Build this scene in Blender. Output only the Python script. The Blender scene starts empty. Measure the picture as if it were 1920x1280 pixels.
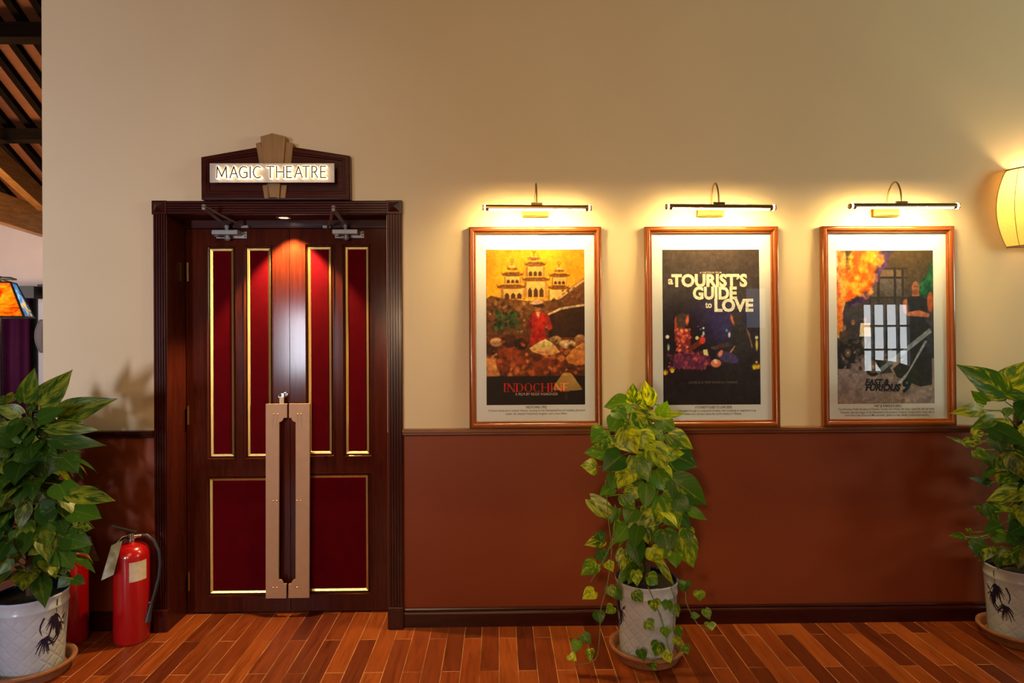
import bpy, bmesh, math, random
import numpy as np
from math import sin, cos, pi, radians
from mathutils import Vector, Matrix
random.seed(7)
S = bpy.context.scene
COL = S.collection

# ------------------------------------------------------------------ camera
FPX, CX, CY = 1200.0, 955.0, 618.0
CAM = Vector((0.0, -3.43, 1.581))
YAW, ROLL = radians(0.9), 0.0045
FW = Vector((sin(YAW), cos(YAW), 0)); R0 = Vector((cos(YAW), -sin(YAW), 0)); U0 = Vector((0, 0, 1))
RT = (R0 * cos(ROLL) - U0 * sin(ROLL)); UP = (R0 * sin(ROLL) + U0 * cos(ROLL))
cam = bpy.data.cameras.new('camera'); camo = bpy.data.objects.new('camera', cam); COL.objects.link(camo)
cam.sensor_width = 36.0; cam.lens = FPX * 36 / 1920
cam.shift_x = (960 - CX) / 1920; cam.shift_y = (CY - 640) / 1920
cam.clip_start = 0.05
m = Matrix((RT, UP, -FW)).transposed().to_4x4(); m.translation = CAM
camo.matrix_world = m
S.camera = camo

# ------------------------------------------------------------------ view, world, large lights
S.view_settings.view_transform = 'Standard'; S.view_settings.look = 'None'
S.view_settings.gamma = 1.0; S.view_settings.use_curve_mapping = False
S.view_settings.exposure = 0.0
W = bpy.data.worlds.new('world'); S.world = W; W.use_nodes = True
W.node_tree.nodes['Background'].inputs[0].default_value = (1.0, 0.66, 0.42, 1)
W.node_tree.nodes['Background'].inputs[1].default_value = 0.05


def area(name, loc, target, size, energy, color, sy=None, spread=pi):
    l = bpy.data.lights.new(name, 'AREA'); l.energy = energy; l.color = color
    l.shape = 'RECTANGLE'; l.size = size; l.size_y = sy or size; l.spread = spread
    o = bpy.data.objects.new(name, l); COL.objects.link(o); o.location = loc
    o.rotation_euler = (Vector(target) - Vector(loc)).to_track_quat('-Z', 'Y').to_euler()
    return o


# daylight from the big windows of the lobby, behind and to the left of the camera
area('window_daylight', (-3.2, -6.6, 1.4), (-3.25, 0, 1.6), 0.34, 24, (0.94, 0.97, 1.10), 0.95, radians(54))
# added warm fill light high up in the lobby, for the general glow
area('lobby_warm_fill', (-0.6, -5.6, 4.2), (-0.3, 0, 1.8), 2.4, 86, (1.0, 0.60, 0.31))
# greenish garden daylight from the window on the right
area('garden_daylight', (8.6, -4.0, 2.6), (4.0, 0, 2.9), 1.4, 40, (0.86, 1.0, 0.72), 1.4, radians(64))
# the back room on the left: daylight, and an added warm fill aimed up at its roof
# added warm fill behind the camera, brightening the wall's middle and wainscot
area('lobby_low_fill', (-1.25, -6.4, 1.7), (0.1, 0, 0.95), 0.5, 8.5, (1.0, 0.70, 0.42), 0.5, radians(50))
area('back_room_daylight', (-7.2, 2.6, 2.0), (-5.6, 5, 1.5), 1.4, 42, (1.0, 0.86, 0.80))
area('back_room_roof_fill', (-5.4, 2.6, 1.5), (-5.2, 3.2, 4.0), 1.2, 60, (1.0, 0.62, 0.28), 1.2, radians(140))


# ------------------------------------------------------------------ helpers
def ray(px, py):
    return FW + RT * ((px - CX) / FPX) - UP * ((py - CY) / FPX)


def at(px, py, Y=0.0):
    """the point of the vertical plane y = Y that the photo shows at this pixel"""
    v = ray(px, py); t = (Y - CAM.y) / v.y
    return CAM + v * t


def onfloor(px, py, z=0.0):
    v = ray(px, py); t = (z - CAM.z) / v.z
    return CAM + v * t


def lin(c):
    c = c / 255.0
    return c / 12.92 if c <= 0.04045 else ((c + 0.055) / 1.055) ** 2.4


def srgb(r, g, b):
    return (lin(r), lin(g), lin(b), 1.0)


class MB:
    def __init__(s):
        s.v = []; s.f = []; s.m = []; s.uv = []; s.col = []

    def face(s, pts, m=0, uv=None, col=None):
        b = len(s.v); s.v += [tuple(p) for p in pts]
        s.f.append(tuple(range(b, b + len(pts)))); s.m.append(m)
        s.uv.append(uv); s.col.append(col)

    def mesh(s, verts, faces, m=0, uvs=None):
        b = len(s.v); s.v += [tuple(p) for p in verts]
        for f in faces:
            s.f.append(tuple(b + i for i in f)); s.m.append(m)
            s.uv.append([uvs[i] for i in f] if uvs else None); s.col.append(None)

    def box(s, x0, x1, y0, y1, z0, z1, m=0):
        v = [(x, y, z) for x in (x0, x1) for y in (y0, y1) for z in (z0, z1)]
        s.mesh(v, [(0, 1, 3, 2), (4, 6, 7, 5), (0, 4, 5, 1), (2, 3, 7, 6), (0, 2, 6, 4), (1, 5, 7, 3)], m)

    def prism(s, poly, y0, y1, m=0):
        """poly in (x, z), extruded from y0 (front) to y1"""
        n = len(poly)
        v = [(x, y0, z) for x, z in poly] + [(x, y1, z) for x, z in poly]
        s.mesh(v, [tuple(range(n)), tuple(range(2 * n - 1, n - 1, -1))] +
               [(i, i + n, (i + 1) % n + n, (i + 1) % n) for i in range(n)], m)

    def ring(s, x0, x1, z0, z1, prof, m=0):
        """mitred rectangular frame; prof = [(inset, y), ...]"""
        L = [[(x0 + i, y, z0 + i), (x1 - i, y, z0 + i), (x1 - i, y, z1 - i), (x0 + i, y, z1 - i)] for i, y in prof]
        for a, b in zip(L, L[1:]):
            for k in range(4):
                s.face([a[k], a[(k + 1) % 4], b[(k + 1) % 4], b[k]], m)

    def tube(s, pts, r, n=8, m=0, caps=True):
        pts = [Vector(p) for p in pts]; N = len(pts)
        rr = r if isinstance(r, (list, tuple)) else [r] * N
        base = len(s.v); prev = None
        for i, p in enumerate(pts):
            t = (pts[min(i + 1, N - 1)] - pts[max(i - 1, 0)]).normalized()
            if prev is None:
                a = t.orthogonal().normalized()
            else:
                a = (prev - t * prev.dot(t)); a = a.normalized() if a.length > 1e-6 else t.orthogonal().normalized()
            prev = a; b = t.cross(a)
            for k in range(n):
                q = 2 * pi * k / n
                s.v.append(tuple(p + (a * cos(q) + b * sin(q)) * rr[i]))
        F = []
        for i in range(N - 1):
            for k in range(n):
                F.append((base + i * n + k, base + i * n + (k + 1) % n, base + (i + 1) * n + (k + 1) % n, base + (i + 1) * n + k))
        if caps:
            F.append(tuple(base + k for k in reversed(range(n)))); F.append(tuple(base + (N - 1) * n + k for k in range(n)))
        for f in F:
            s.f.append(f); s.m.append(m); s.uv.append(None); s.col.append(None)

    def lathe(s, prof, n=48, c=(0, 0, 0), m=0, a0=0.0, a1=2 * pi, uvh=None):
        """prof = [(r, z), ...] around the z axis"""
        full = abs(a1 - a0 - 2 * pi) < 1e-6
        K = n if full else n + 1
        v = []; uv = []
        for j, (r, z) in enumerate(prof):
            for k in range(K):
                q = a0 + (a1 - a0) * k / n
                v.append((c[0] + r * cos(q), c[1] + r * sin(q), c[2] + z)); uv.append((k / n, z))
        F = []; b = len(s.v); s.v += v
        for j in range(len(prof) - 1):
            for k in range(n):
                k2 = (k + 1) % K if full else k + 1
                F = (b + j * K + k, b + j * K + k2, b + (j + 1) * K + k2, b + (j + 1) * K + k)
                s.f.append(F); s.m.append(m); s.col.append(None)
                u0, u1 = k / n, (k + 1) / n
                s.uv.append([(u0, prof[j][1]), (u1, prof[j][1]), (u1, prof[j + 1][1]), (u0, prof[j + 1][1])])


def link(name, me, parent=None):
    o = bpy.data.objects.new(name, me); COL.objects.link(o)
    if parent: o.parent = parent
    return o


def root_of(o):
    while o.parent: o = o.parent
    return o


def obj(name, mb, mats, parent=None, smooth=False, local=False, bevel=0.0, recalc=True):
    """one mesh object; world coordinates become local to the parent's root unless local=True"""
    me = bpy.data.meshes.new(name)
    me.from_pydata(mb.v, [], mb.f)
    if not isinstance(mats, (list, tuple)): mats = [mats]
    for mt in mats: me.materials.append(mt)
    me.polygons.foreach_set('material_index', mb.m)
    if any(u is not None for u in mb.uv):
        L = me.uv_layers.new(name='UVMap'); k = 0
        for fi, f in enumerate(mb.f):
            u = mb.uv[fi]
            for j in range(len(f)):
                L.data[k].uv = u[j] if u else (0, 0); k += 1
    if any(c is not None for c in mb.col):
        A = me.color_attributes.new('Col', 'FLOAT_COLOR', 'CORNER'); k = 0
        for fi, f in enumerate(mb.f):
            c = mb.col[fi]
            for j in range(len(f)):
                A.data[k].color = (c[j] if isinstance(c[0], (tuple, list)) else c) if c else (1, 1, 1, 1); k += 1
    if recalc:
        bm = bmesh.new(); bm.from_mesh(me)
        bmesh.ops.remove_doubles(bm, verts=bm.verts, dist=1e-6)
        bmesh.ops.recalc_face_normals(bm, faces=bm.faces)
        bm.to_mesh(me); bm.free()
    if parent is not None and not local:
        me.transform(Matrix.Translation(-root_of(parent).location))
    if smooth:
        me.polygons.foreach_set('use_smooth', [True] * len(me.polygons))
        try: me.set_sharp_from_angle(angle=radians(38))
        except Exception: pass
    o = link(name, me, parent)
    if bevel:
        b = o.modifiers.new('bevel', 'BEVEL'); b.width = bevel; b.segments = 2; b.limit_method = 'ANGLE'; b.angle_limit = radians(40)
    return o


def tag(o, label=None, cat=None, group=None, kind=None):
    if label: o['label'] = label
    if cat: o['category'] = cat
    if group: o['group'] = group
    if kind: o['kind'] = kind
    return o


def thing(name, loc, label, cat, group=None, kind=None):
    o = bpy.data.objects.new(name, None); COL.objects.link(o); o.location = loc; o.empty_display_size = 0.05
    return tag(o, label, cat, group, kind)


# ------------------------------------------------------------------ materials
class NT:
    def __init__(s, name):
        s.mat = bpy.data.materials.new(name); s.mat.use_nodes = True
        s.t = s.mat.node_tree; s.b = s.t.nodes['Principled BSDF']; s.out = s.t.nodes['Material Output']

    def n(s, typ, **kw):
        x = s.t.nodes.new(typ)
        for k, v in kw.items():
            if k.startswith('i_'):
                x.inputs[k[2:].replace('_', ' ')].default_value = v
            else: setattr(x, k, v)
        return x

    def l(s, a, b): s.t.links.new(a, b)

    def coords(s, scale=(1, 1, 1), kind='Object', loc=(0, 0, 0), rot=(0, 0, 0)):
        tc = s.n('ShaderNodeTexCoord'); mp = s.n('ShaderNodeMapping')
        mp.inputs['Scale'].default_value = scale; mp.inputs['Location'].default_value = loc; mp.inputs['Rotation'].default_value = rot
        s.l(tc.outputs[kind], mp.inputs['Vector']); return mp.outputs['Vector']

    def ramp(s, fac, stops):
        r = s.n('ShaderNodeValToRGB'); e = r.color_ramp.elements
        while len(e) < len(stops): e.new(0.5)
        for x, (p, c) in zip(e, stops): x.position = p; x.color = c
        s.l(fac, r.inputs['Fac']); return r.outputs['Color']

    def mix(s, fac, a, b, mode='MIX'):
        x = s.n('ShaderNodeMix', data_type='RGBA', blend_type=mode)
        for i, v in ((0, fac), (6, a), (7, b)):
            if hasattr(v, 'is_linked'): s.l(v, x.inputs[i])
            else: x.inputs[i].default_value = v
        return x.outputs[2]

    def math(s, op, a, b=0.0, c=None):
        x = s.n('ShaderNodeMath', operation=op)
        for i, v in ((0, a), (1, b)) + (((2, c),) if c is not None else ()):
            if hasattr(v, 'is_linked'): s.l(v, x.inputs[i])
            else: x.inputs[i].default_value = v
        return x.outputs[0]

    def bump(s, h, strength=0.2, dist=0.002):
        x = s.n('ShaderNodeBump'); x.inputs['Strength'].default_value = strength; x.inputs['Distance'].default_value = dist
        s.l(h, x.inputs['Height']); s.l(x.outputs['Normal'], s.b.inputs['Normal'])

    def set(s, **kw):
        for k, v in kw.items(): s.b.inputs[k.replace('_', ' ')].default_value = v
        return s


def plain(name, col, rough=0.5, metal=0.0, var=0.12, scale=30.0, bump=0.0, coat=0.0, emit=None, stre=0.0, spec=0.5):
    t = NT(name)
    nz = t.n('ShaderNodeTexNoise', i_Scale=scale, i_Detail=4.0); t.l(t.coords(), nz.inputs['Vector'])
    a = tuple(max(0, c * (1 - var)) for c in col[:3]) + (1,); b = tuple(min(1, c * (1 + var)) for c in col[:3]) + (1,)
    t.l(t.ramp(nz.outputs['Fac'], [(0.3, a), (0.7, b)]), t.b.inputs['Base Color'])
    t.set(Roughness=rough, Metallic=metal, Coat_Weight=coat, Coat_Roughness=0.1, Specular_IOR_Level=spec)
    if bump: t.bump(nz.outputs['Fac'], bump)
    if emit: t.set(Emission_Color=emit, Emission_Strength=stre)
    return t.mat


def wood(name, c1, c2, rough=0.3, coat=0.3, axis='Z', scale=1.0, bump=0.05, spec=0.5):
    t = NT(name)
    sc = {'X': (1.2, 16, 16), 'Y': (16, 1.2, 16), 'Z': (16, 16, 1.2)}[axis]
    v = t.coords(tuple(q * scale for q in sc))
    nz = t.n('ShaderNodeTexNoise', i_Scale=2.2, i_Detail=6.0, i_Roughness=0.6, i_Distortion=0.6); t.l(v, nz.inputs['Vector'])
    n2 = t.n('ShaderNodeTexNoise', i_Scale=9.0, i_Detail=3.0); t.l(v, n2.inputs['Vector'])
    f = t.math('ADD', t.math('MULTIPLY', nz.outputs['Fac'], 0.7), t.math('MULTIPLY', n2.outputs['Fac'], 0.3))
    t.l(t.ramp(f, [(0.32, c1), (0.68, c2)]), t.b.inputs['Base Color'])
    t.set(Roughness=rough, Coat_Weight=coat, Coat_Roughness=0.12, Specular_IOR_Level=spec)
    t.bump(f, bump, 0.001)
    return t.mat


def emitter(name, col, s):
    t = NT(name); nz = t.n('ShaderNodeTexNoise', i_Scale=3.0); t.l(t.coords(), nz.inputs['Vector'])
    t.set(Base_Color=(0.8, 0.8, 0.8, 1), Emission_Color=col, Emission_Strength=s)
    return t.mat


M = {}
# mahogany door set
M['door'] = wood('mahogany_door', (0.028, 0.0042, 0.0025, 1), (0.070, 0.0118, 0.0040, 1), 0.14, 0.05, 'Z', spec=0.14)
M['doorx'] = wood('mahogany_crosswise', (0.030, 0.0050, 0.0030, 1), (0.085, 0.0150, 0.0070, 1), 0.30, 0.25, 'X', spec=0.4)
M['case'] = wood('mahogany_casing', (0.024, 0.0036, 0.0026, 1), (0.060, 0.0095, 0.0052, 1), 0.25, 0.06, 'Z', spec=0.20)
M['casex'] = wood('mahogany_casing_crosswise', (0.024, 0.0036, 0.0026, 1), (0.060, 0.0095, 0.0052, 1), 0.25, 0.06, 'X', spec=0.20)
M['base'] = wood('baseboard_wood', (0.022, 0.0036, 0.0024, 1), (0.052, 0.0085, 0.0042, 1), 0.28, 0.06, 'X', spec=0.18)
M['rail'] = wood('chair_rail_wood', (0.10, 0.030, 0.010, 1), (0.19, 0.062, 0.018, 1), 0.32, 0.25, 'X')
M['frame'] = wood('poster_frame_wood', (0.165, 0.036, 0.0055, 1), (0.235, 0.060, 0.009, 1), 0.22, 0.22, 'Z', 0.8, 0.01)
M['framex'] = wood('poster_frame_wood_crosswise', (0.165, 0.036, 0.0055, 1), (0.235, 0.060, 0.009, 1), 0.22, 0.22, 'X', 0.8, 0.01)
M['soffit'] = wood('mahogany_soffit', (0.030, 0.005, 0.003, 1), (0.08, 0.015, 0.006, 1), 0.6, 0.0, 'X', spec=0.02)
M['oak'] = wood('oak_keystone', (0.19, 0.092, 0.020, 1), (0.29, 0.150, 0.038, 1), 0.5, 0.0, 'Z', 2.0)
M['beam'] = wood('dark_roof_timber', (0.008, 0.005, 0.004, 1), (0.020, 0.012, 0.008, 1), 0.8, 0.0, 'X', spec=0.03)
M['raft'] = wood('rafter_timber', (0.005, 0.003, 0.002, 1), (0.014, 0.008, 0.005, 1), 0.9, 0.0, 'Y', spec=0.02)
M['plank'] = wood('roof_board_timber', (0.12, 0.032, 0.007, 1), (0.19, 0.056, 0.013, 1), 0.8, 0.0, 'X')
M['tie'] = wood('honey_tie_beam_timber', (0.14, 0.060, 0.014, 1), (0.34, 0.16, 0.045, 1), 0.4, 0.1, 'Y', 0.7)


def brass(name, rough, col=(0.86, 0.62, 0.22, 1)):
    t = NT(name); nz = t.n('ShaderNodeTexNoise', i_Scale=60.0, i_Detail=3.0); t.l(t.coords((1, 1, 0.1)), nz.inputs['Vector'])
    t.l(t.ramp(nz.outputs['Fac'], [(0.3, tuple(c * 0.82 for c in col[:3]) + (1,)), (0.7, col)]), t.b.inputs['Base Color'])
    t.set(Metallic=1.0, Roughness=rough); return t.mat


M['brass'] = brass('brushed_brass_trim', 0.34)
M['brassl'] = brass('antique_brass_lamp', 0.28, (0.62, 0.42, 0.16, 1))
M['brassp'] = brass('polished_brass_plate', 0.30, (0.66, 0.40, 0.045, 1))
M['chrome'] = brass('chrome', 0.15, (0.75, 0.76, 0.80, 1))
M['steel'] = plain('silver_painted_closer', (0.20, 0.19, 0.20), 0.42, 0.4, 0.06, 80)
M['steeld'] = plain('closer_arm_steel', (0.30, 0.25, 0.22), 0.35, 0.8, 0.1, 80)


def fabric(name, c, rough=0.9, sc=900):
    t = NT(name)
    nz = t.n('ShaderNodeTexNoise', i_Scale=float(sc), i_Detail=2.0); t.l(t.coords(), nz.inputs['Vector'])
    n2 = t.n('ShaderNodeTexNoise', i_Scale=14.0, i_Detail=3.0); t.l(t.coords(), n2.inputs['Vector'])
    f = t.math('ADD', t.math('MULTIPLY', nz.outputs['Fac'], 0.6), t.math('MULTIPLY', n2.outputs['Fac'], 0.4))
    t.l(t.ramp(f, [(0.3, tuple(q * 0.72 for q in c[:3]) + (1,)), (0.7, tuple(q * 1.2 for q in c[:3]) + (1,))]), t.b.inputs['Base Color'])
    t.set(Roughness=rough, Sheen_Weight=0.0, Specular_IOR_Level=0.04)
    t.bump(nz.outputs['Fac'], 0.3, 0.001); return t.mat


M['red'] = fabric('red_padded_fabric', (0.074, 0.0004, 0.0030))
M['plate'] = plain('tan_pull_plate_finish', (0.40, 0.225, 0.125), 0.5, 0.0, 0.05, 25, 0.02)
M['screw'] = brass('brass_screw', 0.35, (0.62, 0.40, 0.2, 1))

# walls and floor
def wallmat():
    t = NT('cream_wall_paint')
    v = t.coords((1, 1, 1))
    n1 = t.n('ShaderNodeTexNoise', i_Scale=1.1, i_Detail=3.0); t.l(v, n1.inputs['Vector'])
    t.l(t.ramp(n1.outputs['Fac'], [(0.3, (0.62, 0.500, 0.345, 1)), (0.7, (0.66, 0.54, 0.375, 1))]), t.b.inputs['Base Color'])
    wx = t.n('ShaderNodeTexNoise', i_Scale=220.0, i_Detail=2.0); t.l(t.coords((0.25, 1, 1.6)), wx.inputs['Vector'])
    t.bump(wx.outputs['Fac'], 0.12, 0.001); t.set(Roughness=0.75, Specular_IOR_Level=0.25); return t.mat


M['wall'] = wallmat()
M['wains'] = plain('maroon_wainscot_paint', (0.190, 0.035, 0.0085), 0.5, 0.0, 0.06, 2.0, 0.0, 0.0, spec=0.3)
M['pink'] = plain('pale_pink_plaster', (0.60, 0.50, 0.47), 0.8, 0.0, 0.04, 3)
M['white'] = plain('white_pilaster_paint', (0.62, 0.58, 0.62), 0.7, 0.0, 0.04, 3)
M['dim'] = plain('brown_lobby_plaster', (0.16, 0.11, 0.075), 0.85, 0.0, 0.08, 2)


def floormat():
    t = NT('parquet_planks')
    tc = t.n('ShaderNodeTexCoord'); sp = t.n('ShaderNodeSeparateXYZ'); t.l(tc.outputs['Object'], sp.inputs[0])
    L, Wd = 0.632, 0.0893
    cb = t.n('ShaderNodeCombineXYZ')
    t.l(t.math('ADD', sp.outputs['Y'], 0.145 - 0.316 + L * 40), cb.inputs[0]); t.l(t.math('ADD', sp.outputs['X'], 0.008 + Wd * 200), cb.inputs[1])
    def brick(c1, c2, mo, ms):
        b = t.n('ShaderNodeTexBrick', offset=0.5, offset_frequency=2, squash=1.0)
        b.inputs['Color1'].default_value = c1; b.inputs['Color2'].default_value = c2; b.inputs['Mortar'].default_value = mo
        b.inputs['Scale'].default_value = 1.0; b.inputs['Mortar Size'].default_value = ms; b.inputs['Mortar Smooth'].default_value = 0.2
        b.inputs['Brick Width'].default_value = L; b.inputs['Row Height'].default_value = Wd; b.inputs['Bias'].default_value = 0.0
        t.l(cb.outputs[0], b.inputs['Vector']); return b
    b = brick((0, 0, 0, 1), (1, 1, 1, 1), (0.5, 0.5, 0.5, 1), 0.0017)
    tone = t.ramp(b.outputs['Color'], [(0.0, (0.105, 0.017, 0.0045, 1)), (0.35, (0.165, 0.030, 0.006, 1)), (0.7, (0.235, 0.046, 0.0085, 1)), (1.0, (0.29, 0.066, 0.0125, 1))])
    # grain, different on every plank
    cg = t.n('ShaderNodeCombineXYZ')
    t.l(t.math('MULTIPLY', sp.outputs['X'], 45.0), cg.inputs[0]); t.l(t.math('MULTIPLY', sp.outputs['Y'], 4.0), cg.inputs[1]); t.l(t.math('MULTIPLY', b.outputs['Color'], 37.0), cg.inputs[2])
    g = t.n('ShaderNodeTexNoise', i_Scale=1.0, i_Detail=6.0, i_Roughness=0.65, i_Distortion=0.8); t.l(cg.outputs[0], g.inputs['Vector'])
    gr = t.ramp(g.outputs['Fac'], [(0.25, (0.42, 0.38, 0.36, 1)), (0.5, (0.95, 0.95, 0.95, 1)), (0.75, (1.28, 1.3, 1.3, 1))])
    col = t.mix(1.0, tone, gr, 'MULTIPLY')
    n3 = t.n('ShaderNodeTexNoise', i_Scale=5.0, i_Detail=3.0); t.l(tc.outputs['Object'], n3.inputs['Vector'])
    mo = t.ramp(n3.outputs['Fac'], [(0.35, (0.16, 0.06, 0.020, 1)), (0.6, (0.55, 0.30, 0.15, 1))])
    col = t.mix(b.outputs['Fac'], col, mo)
    t.l(col, t.b.inputs['Base Color'])
    rg = t.ramp(g.outputs['Fac'], [(0.3, (0.30, 0.30, 0.30, 1)), (0.7, (0.44, 0.44, 0.44, 1))]); t.l(rg, t.b.inputs['Roughness'])
    t.bump(t.math('SUBTRACT', t.math('MULTIPLY', g.outputs['Fac'], 0.3), b.outputs['Fac']), 0.35, 0.001)
    t.set(Specular_IOR_Level=0.35); return t.mat


M['floor'] = floormat()

# pots and plants
def ceramic():
    t = NT('white_glazed_ceramic')
    uv = t.n('ShaderNodeUVMap'); sp = t.n('ShaderNodeSeparateXYZ'); t.l(uv.outputs['UV'], sp.inputs[0])
    u = t.math('MULTIPLY', sp.outputs['X'], 13.0); v = t.math('MULTIPLY', sp.outputs['Y'], 15.5)
    def groove(e):
        f = t.math('FRACT', e); d = t.math('ABSOLUTE', t.math('SUBTRACT', f, 0.5))
        return t.math('SMOOTH_MIN', t.math('MULTIPLY', d, 6.0), 1.0, 0.3), d
    a, da = groove(t.math('ADD', u, v)); b, db = groove(t.math('SUBTRACT', u, v))
    h = t.math('MINIMUM', a, b)
    # double line: a raised band inside each groove
    ra = t.math('LESS_THAN', da, 0.05); rb = t.math('LESS_THAN', db, 0.05)
    h = t.math('ADD', h, t.math('MULTIPLY', t.math('MAXIMUM', ra, rb), 0.7))
    low = t.math('LESS_THAN', sp.outputs['Y'], 0.292); lo2 = t.math('GREATER_THAN', sp.outputs['Y'], 0.025)
    h = t.math('MULTIPLY', h, t.math('MULTIPLY', low, lo2))
    t.bump(h, 0.55, 0.003)
    nz = t.n('ShaderNodeTexNoise', i_Scale=9.0, i_Detail=4.0); t.l(t.coords(), nz.inputs['Vector'])
    t.l(t.ramp(nz.outputs['Fac'], [(0.3, (0.37, 0.41, 0.50, 1)), (0.7, (0.45, 0.49, 0.59, 1))]), t.b.inputs['Base Color'])
    t.set(Roughness=0.22, Coat_Weight=0.2, Coat_Roughness=0.08); return t.mat


M['ceramic'] = ceramic()
M['blue'] = plain('cobalt_blue_glaze', (0.010, 0.022, 0.12), 0.2, 0.0, 0.2, 40, coat=0.3)
M['navy'] = plain('navy_brush_paint', (0.006, 0.009, 0.035), 0.3, 0.0, 0.4, 120)
M['terra'] = plain('terracotta', (0.27, 0.105, 0.045), 0.75, 0.0, 0.25, 18, 0.1)
M['soil'] = plain('potting_soil', (0.018, 0.011, 0.007), 0.95, 0.0, 0.5, 60, 0.6)
M['coir'] = plain('coir_pole', (0.05, 0.025, 0.012), 0.95, 0.0, 0.5, 120, 0.6)
M['stem'] = plain('vine_stem_green', (0.13, 0.17, 0.035), 0.5, 0.0, 0.25, 30)


def leafmat(name, dark, mid, pale, amount):
    t = NT(name)
    uv = t.n('ShaderNodeUVMap'); sp = t.n('ShaderNodeSeparateXYZ'); t.l(uv.outputs['UV'], sp.inputs[0])
    at_ = t.n('ShaderNodeAttribute', attribute_name='Col'); rs = t.n('ShaderNodeSeparateColor'); t.l(at_.outputs['Color'], rs.inputs[0])
    s = sp.outputs['X']; l = sp.outputs['Y']
    side = t.math('ABSOLUTE', s)
    # streaks running from the midrib outwards and forwards
    cb = t.n('ShaderNodeCombineXYZ')
    t.l(t.math('MULTIPLY', t.math('SUBTRACT', l, t.math('MULTIPLY', side, 0.5)), 4.5), cb.inputs[0])
    t.l(t.math('MULTIPLY', s, 1.8), cb.inputs[1]); t.l(t.math('MULTIPLY', rs.outputs[0], 53.0), cb.inputs[2])
    nz = t.n('ShaderNodeTexNoise', i_Scale=1.0, i_Detail=5.0, i_Roughness=0.62, i_Distortion=0.4); t.l(cb.outputs[0], nz.inputs['Vector'])
    k = t.math('ADD', nz.outputs['Fac'], t.math('MULTIPLY', t.math('SUBTRACT', rs.outputs[1], 0.5), amount))
    base = t.mix(rs.outputs[2], dark, mid)
    col = t.mix(t.ramp(k, [(0.50, (0, 0, 0, 1)), (0.74, (1, 1, 1, 1))]), base, pale)
    rib = t.math('LESS_THAN', side, 0.05)
    col = t.mix(t.math('MULTIPLY', rib, 0.16), col, pale)
    t.l(col, t.b.inputs['Base Color'])
    vein = t.n('ShaderNodeTexWave', i_Scale=1.0, i_Distortion=0.3); cv = t.n('ShaderNodeCombineXYZ')
    t.l(t.math('MULTIPLY', t.math('SUBTRACT', l, t.math('MULTIPLY', side, 0.35)), 2.6), cv.inputs[0]); t.l(cv.outputs[0], vein.inputs['Vector'])
    t.bump(vein.outputs['Fac'], 0.10, 0.002)
    t.set(Roughness=0.36, Specular_IOR_Level=0.30)
    tr = t.n('ShaderNodeBsdfTranslucent'); t.l(t.mix(1.0, col, (2.3, 2.0, 0.5, 1), 'MULTIPLY'), tr.inputs['Color'])
    mx = t.n('ShaderNodeMixShader'); mx.inputs[0].default_value = 0.36
    t.l(t.b.outputs[0], mx.inputs[1]); t.l(tr.outputs[0], mx.inputs[2]); t.l(mx.outputs[0], t.out.inputs['Surface'])
    return t.mat


M['leaf'] = leafmat('pothos_leaf', (0.024, 0.095, 0.008, 1), (0.095, 0.235, 0.012, 1), (0.55, 0.62, 0.030, 1), 0.34)
M['leafd'] = leafmat('deep_green_pothos_leaf', (0.012, 0.045, 0.006, 1), (0.036, 0.100, 0.009, 1), (0.20, 0.25, 0.022, 1), 0.30)
M['leafm'] = leafmat('mid_green_pothos_leaf', (0.012, 0.055, 0.006, 1), (0.045, 0.130, 0.009, 1), (0.36, 0.38, 0.024, 1), 0.34)

# extinguisher, lamps, paper
M['exred'] = plain('red_enamel', (0.36, 0.004, 0.007), 0.22, 0.0, 0.06, 10, coat=0.5)
M['rubber'] = plain('black_rubber', (0.012, 0.013, 0.018), 0.45, 0.0, 0.2, 60)
M['paper'] = plain('paper_label', (0.50, 0.42, 0.32), 0.7, 0.0, 0.12, 50)
M['tagp'] = plain('grey_card_tag', (0.35, 0.36, 0.34), 0.6, 0.0, 0.25, 40)
M['mat'] = plain('white_poster_paper', (0.70, 0.73, 0.77), 0.6, 0.0, 0.02, 4)
M['ink'] = plain('black_printing_ink', (0.02, 0.018, 0.02), 0.6)
M['logo'] = plain('grey_gold_ink', (0.42, 0.36, 0.26), 0.6)
M['strip'] = emitter('lit_lamp_diffuser', (1.0, 0.70, 0.26, 1), 320.0)
M['ringe'] = emitter('lit_acrylic_ring', (1.0, 0.76, 0.36, 1), 7.0)
M['halo'] = emitter('lit_acrylic_letter', (1.0, 0.70, 0.34, 1), 2.6)
M['letter'] = plain('dark_brown_letter_face', (0.050, 0.020, 0.008), 0.4, 0.3)
M['panel'] = plain('brushed_aluminium_sign_panel', (0.44, 0.40, 0.37), 0.42, 0.35, 0.05, 60)
M['down'] = emitter('lit_downlight_lens', (1.0, 0.80, 0.52, 1), 14.0)
M['pane'] = emitter('daylit_window_pane', (0.93, 0.97, 1.0, 1), 8.0)
M['paned'] = emitter('shaded_window_pane', (0.55, 0.68, 1.0, 1), 0.9)
M['black'] = plain('black_painted_timber', (0.010, 0.009, 0.011), 0.5, 0.0, 0.3, 20)
M['curtain'] = fabric('plum_velvet_curtain', (0.062, 0.009, 0.038), 0.7, 300)
M['keyt'] = plain('yellowish_plastic_tag', (0.52, 0.42, 0.12), 0.35)


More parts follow.
